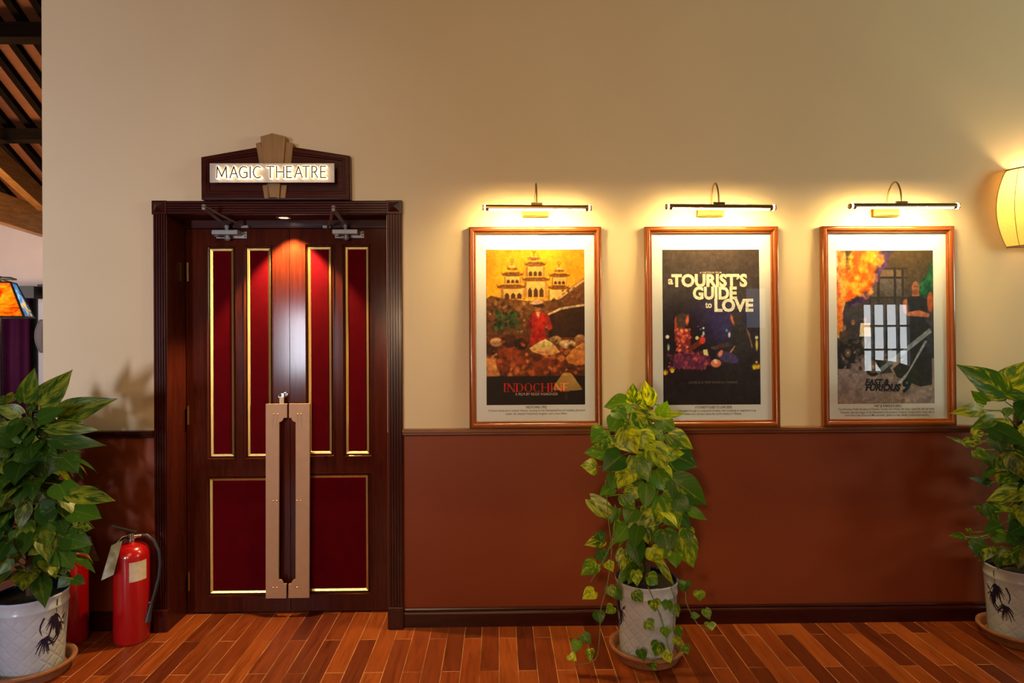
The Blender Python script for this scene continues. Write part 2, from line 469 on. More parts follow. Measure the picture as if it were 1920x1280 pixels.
def print_mat():
    t = NT('printed_poster'); a = t.n('ShaderNodeAttribute', attribute_name='Col')
    nz = t.n('ShaderNodeTexNoise', i_Scale=60.0, i_Detail=6.0, i_Roughness=0.7); t.l(t.coords(), nz.inputs['Vector'])
    n2 = t.n('ShaderNodeTexNoise', i_Scale=17.0, i_Detail=5.0, i_Roughness=0.7); t.l(t.coords(), n2.inputs['Vector'])
    g = t.ramp(nz.outputs['Fac'], [(0.25, (0.62, 0.62, 0.62, 1)), (0.75, (1.30, 1.30, 1.30, 1))])
    g2 = t.ramp(n2.outputs['Fac'], [(0.3, (0.80, 0.80, 0.80, 1)), (0.7, (1.12, 1.12, 1.12, 1))])
    t.l(t.mix(1.0, t.mix(1.0, a.outputs['Color'], g, 'MULTIPLY'), g2, 'MULTIPLY'), t.b.inputs['Base Color'])
    t.set(Roughness=0.55, Specular_IOR_Level=0.2); return t.mat


M['print'] = print_mat()


def glass_mat():
    t = NT('picture_glass')
    tr = t.n('ShaderNodeBsdfTransparent'); gl = t.n('ShaderNodeBsdfGlossy'); gl.inputs['Roughness'].default_value = 0.0
    ge = t.n('ShaderNodeNewGeometry'); dt = t.n('ShaderNodeVectorMath', operation='DOT_PRODUCT')
    t.l(ge.outputs['Normal'], dt.inputs[0]); t.l(ge.outputs['Incoming'], dt.inputs[1])
    c1 = t.math('SUBTRACT', 1.0, t.math('ABSOLUTE', dt.outputs['Value']))
    fr = t.math('ADD', 0.046, t.math('MULTIPLY', t.math('POWER', c1, 5.0), 0.9))
    nz = t.n('ShaderNodeTexNoise', i_Scale=2.0); t.l(t.coords(), nz.inputs['Vector'])
    mx = t.n('ShaderNodeMixShader'); t.l(t.math('MULTIPLY', fr, t.math('ADD', t.math('MULTIPLY', nz.outputs['Fac'], 0.1), 1.55)), mx.inputs[0])
    t.l(tr.outputs[0], mx.inputs[1]); t.l(gl.outputs[0], mx.inputs[2]); t.l(mx.outputs[0], t.out.inputs['Surface']); return t.mat


M['glass'] = glass_mat()


def shade_mat(name, c, tw=0.6, rough=0.8, weave=260):
    t = NT(name)
    nz = t.n('ShaderNodeTexNoise', i_Scale=float(weave), i_Detail=2.0); t.l(t.coords((1, 1, 0.2)), nz.inputs['Vector'])
    col = t.ramp(nz.outputs['Fac'], [(0.3, tuple(q * 0.88 for q in c[:3]) + (1,)), (0.7, c)])
    t.l(col, t.b.inputs['Base Color']); t.set(Roughness=rough, Specular_IOR_Level=0.1)
    tr = t.n('ShaderNodeBsdfTranslucent'); t.l(col, tr.inputs['Color'])
    mx = t.n('ShaderNodeMixShader'); mx.inputs[0].default_value = tw
    t.l(t.b.outputs[0], mx.inputs[1]); t.l(tr.outputs[0], mx.inputs[2]); t.l(mx.outputs[0], t.out.inputs['Surface']); return t.mat


M['silk'] = shade_mat('cream_silk_shade', (0.82, 0.60, 0.24, 1))
M['silkg'] = shade_mat('grey_silk_shade', (0.30, 0.26, 0.26, 1), 0.3)
M['wire'] = plain('grey_brown_shade_ring', (0.16, 0.11, 0.07), 0.6, 0.2)


def artglass(name, a, b, c, sc):
    t = NT(name); nz = t.n('ShaderNodeTexNoise', i_Scale=sc, i_Detail=6.0, i_Roughness=0.7, i_Distortion=1.0); t.l(t.coords((1, 1, 2.0)), nz.inputs['Vector'])
    col = t.ramp(nz.outputs['Fac'], [(0.36, a), (0.5, b), (0.66, c)])
    t.l(col, t.b.inputs['Base Color']); t.set(Roughness=0.25)
    tr = t.n('ShaderNodeBsdfTranslucent'); t.l(col, tr.inputs['Color'])
    mx = t.n('ShaderNodeMixShader'); mx.inputs[0].default_value = 0.75
    t.l(t.b.outputs[0], mx.inputs[1]); t.l(tr.outputs[0], mx.inputs[2]); t.l(mx.outputs[0], t.out.inputs['Surface']); return t.mat


M['amber'] = artglass('amber_art_glass', (0.22, 0.035, 0.003, 1), (0.85, 0.36, 0.02, 1), (0.95, 0.68, 0.14, 1), 9.0)
M['bluegl'] = artglass('blue_art_glass', (0.02, 0.08, 0.30, 1), (0.04, 0.20, 0.48, 1), (0.65, 0.50, 0.25, 1), 6.0)

# ------------------------------------------------------------------ setting: floor, walls
WL = -2.418                      # left end of the wall
WZ = 1.035                       # height where cream paint meets the wainscot
DXL, DXR, DZT = at(312, 800, 0).x, at(726.5, 800, 0).x, at(520, 401, 0).z  # door opening
b = MB(); b.box(-9.5, 9.0, -8.2, 5.6, -0.12, 0.0); fl = obj('floor', b, M['floor']); tag(fl, 'reddish brown parquet floor of narrow staggered planks', 'floor', kind='structure')

b = MB(); T = 0.24
for x0, x1, z0, z1, mi in ((WL, DXL, 0, WZ, 1), (WL, DXL, WZ, 4.6, 0), (DXL, DXR, DZT, 4.6, 0), (DXR, 6.5, 0, WZ, 1), (DXR, 6.5, WZ, 4.6, 0)):
    b.box(x0, x1, 0.0, T, z0, z1, mi)
wb = obj('wall_back', b, [M['wall'], M['wains']], recalc=False); tag(wb, 'cream wall with maroon lower half behind the posters', 'wall', kind='structure')

# chair rails: small stepped moulding
def rail(name, x0, x1, label, mat):
    b = MB(); zt = 1.056
    prof = [(0.0, zt), (-0.040, zt), (-0.043, zt - 0.004), (-0.043, zt - 0.016), (-0.030, zt - 0.021), (-0.030, zt - 0.030), (-0.016, zt - 0.037), (0.0, zt - 0.042)]
    n = len(prof)
    v = [(x0, y, z) for y, z in prof] + [(x1, y, z) for y, z in prof]
    b.mesh(v, [(i, i + 1, i + 1 + n, i + n) for i in range(n - 1)] + [tuple(range(n)), tuple(range(2 * n - 1, n - 1, -1)), (n - 1, 0, n, 2 * n - 1)])
    return tag(obj(name, b, mat), label, 'chair rail', kind='structure')


CL0, CL1 = at(287.2, 700, -0.03).x, at(313, 700, -0.03).x
CR0, CR1 = at(726.5, 700, -0.03).x, at(754.5, 700, -0.03).x
rail('trim_1', WL, CL0, 'short dark chair rail left of the theatre door', M['base'])
rail('trim_2', CR1, 6.5, 'long brown chair rail under the three posters', M['rail'])


def baseboard(name, x0, x1, label):
    b = MB()
    prof = [(0.0, 0.098), (-0.010, 0.098), (-0.013, 0.090), (-0.009, 0.084), (-0.016, 0.078), (-0.020, 0.070), (-0.020, 0.0), (0.0, 0.0)]
    n = len(prof); v = [(x0, y, z) for y, z in prof] + [(x1, y, z) for y, z in prof]
    b.mesh(v, [(i, (i + 1) % n, (i + 1) % n + n, i + n) for i in range(n)] + [tuple(range(n)), tuple(range(2 * n - 1, n - 1, -1))])
    return tag(obj(name, b, M['base']), label, 'baseboard', kind='structure')


baseboard('baseboard_left', WL, CL0, 'short dark baseboard behind the fire extinguishers')
baseboard('baseboard_back', CR1, 6.5, 'dark wooden baseboard under the posters')

# ------------------------------------------------------------------ door frame (casing, blocks, jambs)
YC = -0.030                                   # casing front
ZC0, ZC1 = at(520, 401, YC).z, at(520, 375.8, YC).z
tf = thing('trim_3', ((CL0 + CR1) / 2, 0, 0), 'fluted mahogany frame around the theatre double door', 'door frame', kind='structure')


def flute_profile(a, c, n=5):
    """(pos, y) across a casing from a to c with n half-round reeds"""
    p = [(a, 0.0), (a, YC + 0.006), (a + 0.003, YC + 0.002)]
    w = (c - a - 0.006) / n
    for k in range(n):
        s = a + 0.003 + k * w
        p += [(s + w * 0.12, YC), (s + w * 0.66, YC), (s + w * 0.76, YC + 0.007), (s + w * 0.92, YC + 0.007)]
    p += [(c - 0.003, YC + 0.002), (c, YC + 0.006), (c, 0.0)]
    return p


ZP = at(745, 1137, YC).z
for x0, x1 in ((CL0, CL1), (CR0, CR1)):
    p = flute_profile(x0, x1); n = len(p); b = MB()
    v = [(x, y, ZP) for x, y in p] + [(x, y, ZC0) for x, y in p]
    b.mesh(v, [(i, i + 1, i + 1 + n, i + n) for i in range(n - 1)]); obj('casing', b, M['case'], tf)
    b = MB(); b.box(x0 - 0.002, x1 + 0.002, YC - 0.006, 0, ZC0 - 0.002, ZC1)
    o = obj('corner_block', b, M['case'], tf, bevel=0.002)
    b = MB(); cx, cz, hw, hz = (x0 + x1) / 2, (ZC0 + ZC1) / 2, (x1 - x0) * 0.40, (ZC1 - ZC0) * 0.36
    q = [(cx - hw, YC - 0.006, cz - hz), (cx + hw, YC - 0.006, cz - hz), (cx + hw, YC - 0.006, cz + hz), (cx - hw, YC - 0.006, cz + hz)]
    ap = (cx, YC - 0.030, cz)
    for k in range(4): b.face([q[k], q[(k + 1) % 4], ap])
    b.face(q[::-1]); obj('pyramid_boss', b, M['case'], o)
    b = MB(); b.box(x0 - 0.003, x1 + 0.002, YC - 0.012, 0, 0, ZP); obj('plinth_block', b, M['case'], tf, bevel=0.004)
p = flute_profile(ZC0, ZC1); n = len(p); b = MB()
v = [(CL1, y, z) for z, y in p] + [(CR0, y, z) for z, y in p]
b.mesh(v, [(i, i + 1, i + 1 + n, i + n) for i in range(n - 1)]); obj('head_casing', b, M['casex'], tf)
YD = 0.172                                    # door face
b = MB(); b.box(CL1 - 0.02, CL1, 0.0, YD + 0.05, 0, ZC0 + 0.02); obj('jamb', b, M['case'], tf)
b = MB(); b.box(CR0, CR0 + 0.02, 0.0, YD + 0.05, 0, ZC0 + 0.02); obj('jamb', b, M['case'], tf)
ZDT = at(545, 428.8, YD).z
b = MB(); b.box(CL1, CR0, 0.0, YD + 0.05, ZC0, ZC0 + 0.02); obj('head_jamb', b, M['soffit'], tf)
b = MB(); b.box(CL1, CR0, YD - 0.010, YD + 0.05, ZDT + 0.003, ZC0); obj('transom_rail', b, M['casex'], tf)
b = MB(); b.box(CL1, CR0, YD + 0.06, YD + 0.09, 0.0, ZC0); obj('back_panel', b, M['black'], tf)

# ------------------------------------------------------------------ double door
XM = at(544, 800, YD).x
XDL, XDR = CL1 + 0.004, CR0 - 0.004


def rect(l, t, r, bt, Y=YD):
    a = at(l, (t + bt) / 2, Y); c = at(r, (t + bt) / 2, Y)
    return a.x, c.x, at((l + r) / 2, bt, Y).z, at((l + r) / 2, t, Y).z


def door(name, x0, x1, label, panels, plate_side):
    d = thing(name, (x0 if plate_side > 0 else x1, YD, 0), label, 'door', kind='structure')
    rec = [rect(*q) for q in panels]          # brass outer rectangles
    gap = 0.016
    hol = [(a - gap, c + gap, z0 - gap, z1 + gap) for a, c, z0, z1 in rec]
    xs = sorted({x0, x1} | {h[0] for h in hol} | {h[1] for h in hol}); zs = sorted({0.012, ZDT} | {h[2] for h in hol} | {h[3] for h in hol})
    b = MB()
    for xa, xb in zip(xs, xs[1:]):
        for za, zb in zip(zs, zs[1:]):
            mx, mz = (xa + xb) / 2, (za + zb) / 2
            deep = any(h[0] < mx < h[1] and h[2] < mz < h[3] for h in hol)
            yf = YD + 0.014 if deep else YD
            b.box(xa, xb, yf, YD + 0.04, za, zb)
    for h in hol:                             # sloped wooden moulding inside each recess
        b.ring(h[0], h[1], h[2], h[3], [(0, YD), (0.0, YD - 0.004), (0.003, YD - 0.004), (0.006, YD + 0.004), (0.012, YD + 0.0105), (0.017, YD + 0.014)])
    leaf = obj('leaf', b, M['door'], d, recalc=False)
    for a, c, z0, z1 in rec:
        b = MB(); w = 0.0155
        b.ring(a, c, z0, z1, [(0, YD + 0.014), (0.0, YD + 0.006), (0.002, YD + 0.004), (w - 0.003, YD + 0.007), (w, YD + 0.010), (w, YD + 0.014)])
        tr = obj('brass_trim', b, M['brass'], d); tr['label'] = 'brushed brass trim strip'
        b = MB(); q = w - 0.001
        n1, n2 = 4, 8
        xa, xb, za, zb = a + q, c - q, z0 + q, z1 - q
        b.ring(xa, xb, za, zb, [(0, YD + 0.014), (0.0, YD + 0.010), (0.004, YD + 0.0075)])
        b.face([(xa + .004, YD + 0.0075, za + .004), (xb - .004, YD + 0.0075, za + .004), (xb - .004, YD + 0.0075, zb - .004), (xa + .004, YD + 0.0075, zb - .004)])
        fp = obj('fabric_panel', b, M['red'], d); fp['label'] = 'red fabric panel'
    # pull plate, standing off the door
    yp = YD - 0.050
    def P(px, py): q = at(px, py, yp); return (q.x, q.z)
    if plate_side > 0:    # left leaf: plate at its right edge
        poly = [P(498, 757), P(538, 756.8), P(538, 783.2), P(531.5, 783.2)]
        poly += [P(523.3 + 8 * cos(t), 783.2 + 8 * sin(t)) for t in (0.3, 0.8, 1.25)] + [P(523.3, 791.2), P(522.2, 1087)]
        poly += [P(522.2 + 8 * cos(t), 1094 - 8 * sin(t)) for t in (1.25, 0.8, 0.3)] + [P(530.2, 1094.5), P(537, 1094.5), P(536.6, 1121.5), P(498, 1121.7)]
        sc = [(513.5, 776.2), (520.5, 776.2), (512.5, 938.6), (519.2, 938.6), (512, 1101.6), (519.2, 1101.6)]; px0, px1 = 499, 525
    else:
        poly = [P(541.6, 756.5), P(580.8, 756.3), P(579.6, 1120.5), P(540.6, 1121), P(540.6, 1094.5), P(547, 1094.5)]
        poly += [P(554 - 8 * cos(t), 1094 - 8 * sin(t)) for t in (0.3, 0.8, 1.25)] + [P(554, 1087), P(554.2, 791.2)]
        poly += [P(554.2 - 8 * cos(t), 783.2 + 8 * sin(t)) for t in (1.25, 0.8, 0.3)] + [P(546.5, 783.2), P(541.6, 783.2)]
        sc = [(558, 776.2), (564.5, 776.2), (557, 938.2), (564.2, 938.2), (557, 1101.2), (564, 1101.2)]
    b = MB(); b.prism(poly[::-1], yp, yp + 0.014); pl = obj('pull_plate', b, M['plate'], d, bevel=0.0012); pl['label'] = 'tan notched pull plate'
    for px, py in sc:
        q = at(px, py, yp); b = MB()
        b.lathe([(0.0001, -0.0045), (0.0035, -0.004), (0.005, -0.002), (0.0052, 0.0)], 14)
        b.v = [(q.x + x, yp + z, q.z + y) for x, y, z in b.v]
        obj('screw', b, M['screw'], pl, smooth=True)
    for py in (776, 938.4, 1101.4):                       # stand-off posts between plate and door
        q = at(512 if plate_side > 0 else 566, py, yp); b = MB()
        b.tube([(q.x, yp + 0.0145, q.z), (q.x, YD - 0.0005, q.z)], 0.009, 12); obj('stand_off', b, M['plate'], pl, smooth=True)
    hx = XDL if plate_side > 0 else XDR
    for py in ((510, 778, 1088) if plate_side > 0 else (507, 775, 1082)):
        z = at(356 if plate_side > 0 else 726, py, YD).z; b = MB()
        b.tube([(hx + (0.012 if plate_side > 0 else -0.006), YD - 0.008, z - 0.052), (hx + (0.012 if plate_side > 0 else -0.006), YD - 0.008, z + 0.052)], 0.0065, 12)
        for k in (-0.036, -0.018, 0, 0.018, 0.036): b.tube([(hx + (0.012 if plate_side > 0 else -0.006), YD - 0.008, z + k - 0.0005), (hx + (0.012 if plate_side > 0 else -0.006), YD - 0.008, z + k + 0.0005)], 0.0072, 12)
        h = obj('hinge', b, M['brassl'] if plate_side > 0 else M['chrome'], d); h['label'] = 'metal door hinge'
    return d


dl = door('door_1', XDL, XM - 0.0015, 'left leaf of the theatre double door with a key in its lock',
          [(393.7, 465.7, 438, 856), (463.3, 465, 507.3, 855.5), (393, 896.7, 512, 1112.4)], 1)
dr = door('door_2', XM + 0.0015, XDR, 'right leaf of the theatre double door',
          [(577.6, 462.6, 621.3, 851), (647.8, 462.6, 691.3, 851), (571, 891.3, 690.3, 1108.4)], -1)
# lock with a key in it
q = at(535.5, 739, YD)
b = MB(); b.lathe([(0.0001, -0.012), (0.012, -0.012), (0.0155, -0.009), (0.017, 0.0)], 24); b.v = [(q.x + x, YD + z, q.z + y) for x, y, z in b.v]
lk = obj('lock_cylinder', b, M['chrome'], dl, smooth=True)
kt = thing('key', (q.x, YD - 0.02, q.z), 'small key with a yellowish tag hanging in the door lock', 'key')
b = MB(); b.tube([(q.x, YD - 0.0125, q.z), (q.x, YD - 0.030, q.z)], 0.0025, 8); b.box(q.x - 0.006, q.x + 0.006, YD - 0.048, YD - 0.030, q.z - 0.010, q.z + 0.010)
obj('key_blade', b, M['chrome'], kt)
b = MB(); c = Vector((q.x - 0.012, YD - 0.04, q.z - 0.006))
b.tube([c + Vector((cos(t) * 0.013, 0, sin(t) * 0.013)) for t in [2 * pi * k / 20 for k in range(21)]], 0.0014, 6); obj('key_ring', b, M['chrome'], kt, smooth=True)
q2 = at(528, 752, YD - 0.045)
b = MB(); b.prism([(q2.x + x, q2.z + z) for x, z in ((-0.008, 0.026), (0.008, 0.026), (0.0125, 0.020), (0.012, -0.020), (0.007, -0.028), (-0.007, -0.028), (-0.0125, -0.020), (-0.012, 0.020))], YD - 0.046, YD - 0.041)
obj('key_tag', b, M['keyt'], kt, bevel=0.001)
b = MB(); b.box(q2.x - 0.006, q2.x + 0.006, YD - 0.0475, YD - 0.046, q2.z - 0.018, q2.z + 0.014); obj('paper_insert', b, M['paper'], kt)

# ------------------------------------------------------------------ door closers
def closer(bl, br, tp, bt, knob, elbow, shoe, plate, label):
    yf = 0.105
    a = at(bl, tp, yf); c = at(br, bt, yf)
    d = thing('door_closer', ((a.x + c.x) / 2, YD, c.z), label, 'door closer', 'door closers on the double door')
    b = MB(); b.box(a.x, c.x, yf, YD - 0.006, c.z - 0.002, a.z); body = obj('body', b, M['steel'], d, bevel=0.003)
    p0 = at(plate[0], plate[2], YD - 0.006); p1 = at(plate[1], plate[3], YD - 0.006)
    b = MB(); b.box(min(a.x, p0.x), max(p1.x, c.x), YD - 0.0058, YD - 0.0002, p1.z, p0.z); br_ = obj('mounting_plate', b, M['steel'], d, bevel=0.001)
    for z in (p0.z * 0.72 + p1.z * 0.28, p0.z * 0.28 + p1.z * 0.72):
        b = MB(); b.tube([(p1.x - 0.008, YD - 0.009, z), (p1.x - 0.008, YD - 0.0058, z)], 0.0045, 10); obj('screw', b, M['rubber'], br_)
    k = at(knob, 425, 0.135)
    b = MB(); b.lathe([(0.0001, 0.0), (0.010, 0.0), (0.010, 0.012), (0.014, 0.013), (0.014, 0.030), (0.011, 0.033), (0.0001, 0.033)], 20, (k.x, 0.135, a.z)); obj('spindle', b, M['steel'], d, smooth=True)
    b = MB(); b.lathe([(0.0001, 0.0), (0.013, 0.0), (0.013, -0.010), (0.0165, -0.012), (0.0165, -0.022), (0.009, -0.030), (0.0001, -0.031)], 20, (k.x + 0.004, 0.135, c.z - 0.002)); obj('end_cap', b, M['steel'], d, smooth=True)
    b = MB(); b.box(a.x + 0.012, a.x + 0.034, 0.11, 0.135, c.z - 0.012, c.z - 0.002); obj('speed_valve', b, M['chrome'], d, bevel=0.002)
    e = at(*elbow, -0.15); s = at(*shoe, YD - 0.02)
    kz = Vector((k.x, 0.135, a.z + 0.028))
    def flat(p, q, w, t):
        b = MB(); dv = (q - p); side = Vector((0, 0, 1)).cross(dv).normalized() * w; up = Vector((0, 0, t))
        v = [p - side - up, p + side - up, q + side - up, q - side - up, p - side + up, p + side + up, q + side + up, q - side + up]
        b.mesh(v, [(0, 3, 2, 1), (4, 5, 6, 7), (0, 1, 5, 4), (1, 2, 6, 5), (2, 3, 7, 6), (3, 0, 4, 7)]); return b
    obj('main_arm', flat(kz, e - Vector((0, 0, 0.008)), 0.010, 0.003), M['steeld'], d, bevel=0.001)
    obj('forearm', flat(e + Vector((0, 0, 0.004)), s, 0.007, 0.0035), M['steeld'], d, bevel=0.001)
    b = MB(); b.lathe([(0.0001, -0.016), (0.009, -0.016), (0.011, -0.004), (0.008, 0.0), (0.011, 0.004), (0.010, 0.012), (0.0001, 0.014)], 16, e); obj('elbow_joint', b, M['steel'], d, smooth=True)
    b = MB(); dx = 0.016
    b.box(s.x - 0.012, s.x + 0.030 if shoe[0] < 500 else s.x + 0.012, YD - 0.034, YD - 0.010, s.z - 0.009, s.z + 0.007)
    if shoe[0] > 500: b.box(s.x - 0.034, s.x + 0.010, YD - 0.034, YD - 0.010, s.z - 0.009, s.z + 0.007)
    obj('arm_shoe', b, M['steel'], d, bevel=0.003)
    return d


closer(396, 445, 430.5, 438.8, 425, (382, 388), (457, 425), (448, 462.5, 434, 446.8), 'silver door closer on the left door leaf, its long arms spread wide')
closer(622.5, 670.5, 429.5, 437.8, 648, (625, 390), (617, 425), (660, 682.5, 433.2, 446), 'silver door closer on the right door leaf, its arms bent sharply')

# ------------------------------------------------------------------ recessed downlight over the door
q = at(532, 411.5, 0.07)
dn = thing('recessed_downlight', (q.x, 0.07, ZC0), 'small round lit downlight in the soffit above the double door', 'downlight')
b = MB(); b.lathe([(0.026, -0.001), (0.030, -0.006), (0.037, -0.005), (0.040, -0.0005)], 32, (q.x, 0.07, ZC0)); obj('trim_ring', b, M['brassl'], dn, smooth=True)
b = MB(); b.lathe([(0.0001, -0.0025), (0.026, -0.002)], 32, (q.x, 0.07, ZC0)); obj('lens', b, M['down'], dn)
sl = bpy.data.lights.new('downlight_beam', 'SPOT'); sl.energy = 170; sl.color = (1.0, 0.66, 0.26); sl.spot_size = radians(90); sl.spot_blend = 0.35; sl.shadow_soft_size = 0.02
so = bpy.data.objects.new('downlight_beam', sl); COL.objects.link(so); so.location = (q.x + 0.02, 0.07, ZC0 - 0.012)
so.rotation_euler = (Vector((q.x + 0.03, 0.10, 0.0)) - Vector((q.x, 0.07, ZC0))).to_track_quat('-Z', 'Y').to_euler()

# ------------------------------------------------------------------ MAGIC THEATRE sign
ys = -0.045
def SP(px, py, Y=ys): q = at(px, py, Y); return (q.x, q.z)
sg = thing('sign', (at(517, 374, 0).x, 0, at(517, 374, 0).z), 'backlit theatre name sign on a gabled mahogany board above the door', 'sign')
outer = [SP(377.5, 373.8), SP(656.5, 373.8), SP(655.5, 292), SP(516.5, 270), SP(377, 294.5)]
cxs = sum(p[0] for p in outer) / 5; czs = sum(p[1] for p in outer) / 5
def inset(poly, dx, dz): return [(cxs + (x - cxs) * dx, czs + (z - czs) * dz) for x, z in poly]
b = MB(); b.prism(outer, ys + 0.017, -0.0005); o = obj('back_board', b, M['casex'], sg)
b = MB(); L = [(outer, ys + 0.017), (outer, ys + 0.002), (inset(outer, .985, .95), ys), (inset(outer, .935, .80), ys), (inset(outer, .925, .775), ys + 0.006), (inset(outer, .905, .72), ys + 0.006), (inset(outer, .895, .69), ys + 0.0135)]
for (pa, ya), (pb, yb) in zip(L, L[1:]):
    for k in range(5):
        j = (k + 1) % 5; b.face([(pa[k][0], ya, pa[k][1]), (pa[j][0], ya, pa[j][1]), (pb[j][0], yb, pb[j][1]), (pb[k][0], yb, pb[k][1])])
pa, ya = L[-1]; b.face([(x, ya, z) for x, z in pa]); obj('moulded_border', b, M['casex'], sg)
yk = -0.058
def KP(l, Y): return [SP(x, y, Y) for x, y in l]
ks = []
for nm, lst in (('upper_keystone', [([(479.6, 269), (488.7, 266), (497, 307), (486.5, 307)], ys + 0.0, 0.012), ([(535.6, 265), (550, 269), (545.5, 307), (531, 307)], ys, 0.012), ([(488.2, 256.2), (510.1, 249.6), (535.6, 256.2), (531, 307), (495, 307)], ys - 0.014, 0.026)]),
                ('lower_keystone', [([(492, 347), (502, 345.5), (504.5, 371.5), (496, 372)], ys, 0.010), ([(527.5, 346.5), (537.6, 347), (535, 371.4), (525, 371)], ys, 0.010), ([(501.5, 343), (525, 343), (523.4, 372.2), (516, 369.8), (505.6, 370)], ys - 0.012, 0.022)])):
    b = MB()
    for pts, Y, dep in lst: b.prism(KP(pts, Y)[::-1], Y - 0.002, max(-0.001, Y + dep) if nm == 'upper_keystone' else Y + dep)
    o = obj(nm, b, M['oak'], sg, bevel=0.0015); o['label'] = 'light oak keystone ornament'
yl = -0.085
a = SP(392.8, 306, yl); c = SP(626.8, 342, yl)
b = MB(); b.box(a[0], c[0], yl, yl + 0.012, c[1], a[1]); pn = obj('light_panel', b, M['panel'], sg, bevel=0.001); pn['label'] = 'silver panel carrying glowing letters'
b = MB(); b.box(a[0] + 0.06, c[0] - 0.06, yl + 0.012, ys + 0.0125, c[1] + 0.02, a[1] - 0.02); obj('panel_mount', b, M['black'], sg)

STROKES = {
    'M': [[(0, 0), (.06, 1), (.5, .12), (.94, 1), (1, 0)]], 'A': [[(0, 0), (.5, 1), (1, 0)], [(.18, .36), (.82, .36)]],
    'G': [[(.97, .90), (.75, .99), (.5, 1.0), (.25, .92), (.08, .73), (.0, .5), (.08, .26), (.25, .08), (.5, .0), (.78, .03), (1, .1), (1, .47), (.62, .47)]],
    'I': [[(.5, 0), (.5, 1)]], 'C': [[(1, .92), (.78, .99), (.52, 1), (.27, .92), (.08, .73), (0, .5), (.08, .26), (.27, .08), (.52, 0), (.78, .01), (1, .09)]],
    'T': [[(0, 1), (1, 1)], [(.5, 1), (.5, 0)]], 'H': [[(0, 0), (0, 1)], [(1, 0), (1, 1)], [(0, .52), (1, .52)]],
    'E': [[(1, 1), (0, 1), (0, 0), (1, 0)], [(0, .52), (.9, .52)]],
    'R': [[(0, 0), (0, 1), (.45, 1), (.75, .93), (.88, .75), (.75, .56), (.45, .49), (0, .49)], [(.45, .49), (1, 0)]]}


def stroke_letter(ch, x0, x1, z0, z1, w, y0, y1):
    b = MB(); h = w / 2
    for pl in STROKES[ch]:
        pts = [Vector((x0 + (x1 - x0) * u, z0 + (z1 - z0) * v)) for u, v in pl]
        for i in range(len(pts) - 1):
            p, q = pts[i], pts[i + 1]; d = (q - p).normalized(); n = Vector((-d.y, d.x)) * h; e = d * h * 0.9
            p2 = p - e; q2 = q + e
            b.prism([tuple(p2 + n), tuple(p2 - n), tuple(q2 - n), tuple(q2 + n)], y0 - 0.00008 * (i % 2), y1)
    return b


LET = [('M', 246, 346, 500), ('A', 379, 456, 500), ('G', 473, 549, 500), ('I', 580, 583, 500), ('C', 613, 684, 500), ('T', 746, 819, 499), ('H', 846, 917, 499), ('E', 948, 994, 498), ('A', 1026, 1102, 498), ('T', 1107, 1172, 497), ('R', 1200, 1254, 497), ('E', 1287, 1337, 497)]
for ch, l, r, bot in LET:
    yt = yl - 0.0245
    p0 = SP(360 + l / 5.334, 240 + bot / 5.334 - 0.6, yt); p1 = SP(360 + r / 5.334, 240 + (bot - 119) / 5.334 + 0.6, yt)
    lt = obj('letter', stroke_letter(ch, p0[0], p1[0], p0[1], p1[1], 0.0105, yl - 0.0225, yl - 0.001), M['halo'], pn); lt['label'] = 'glowing acrylic letter with a dark face'
    COL.objects.unlink(lt); COL.objects.link(lt)
    f = obj('letter_face', stroke_letter(ch, p0[0], p1[0], p0[1], p1[1], 0.0056, yl - 0.0255, yl - 0.0222), M['letter'], pn)

# ------------------------------------------------------------------ lettering helpers
def text_verts(s, bold=0.0):
    cu = bpy.data.curves.new('lettering', 'FONT'); cu.body = s; cu.size = 1.0; cu.offset = bold; cu.resolution_u = 3
    o = bpy.data.objects.new('lettering', cu); COL.objects.link(o)
    dg = bpy.context.evaluated_depsgraph_get(); me = bpy.data.meshes.new_from_object(o.evaluated_get(dg))
    v = [(p.co.x, p.co.y) for p in me.vertices]; f = [tuple(p.vertices) for p in me.polygons]
    bpy.data.objects.remove(o); bpy.data.curves.remove(cu); bpy.data.meshes.remove(me)
    return v, f


CAPH = max(y for x, y in text_verts('H')[0])


def put_text(mb, s, x0, x1, zb, cap, y, bold=0.0, shear=0.0, col=None, m=0):
    """writes s between x0 and x1 on the baseline zb with capital height cap"""
    v, f = text_verts(s, bold); xa = min(p[0] for p in v); xb = max(p[0] for p in v)
    k = (x1 - x0) / (xb - xa); kz = cap / CAPH
    V = [(x0 + (p[0] - xa) * k + shear * p[1] * kz, y, zb + p[1] * kz) for p in v]
    base = len(mb.v); mb.v += V
    for q in f: mb.f.append(tuple(base + i for i in q)); mb.m.append(m); mb.uv.append(None); mb.col.append(col)


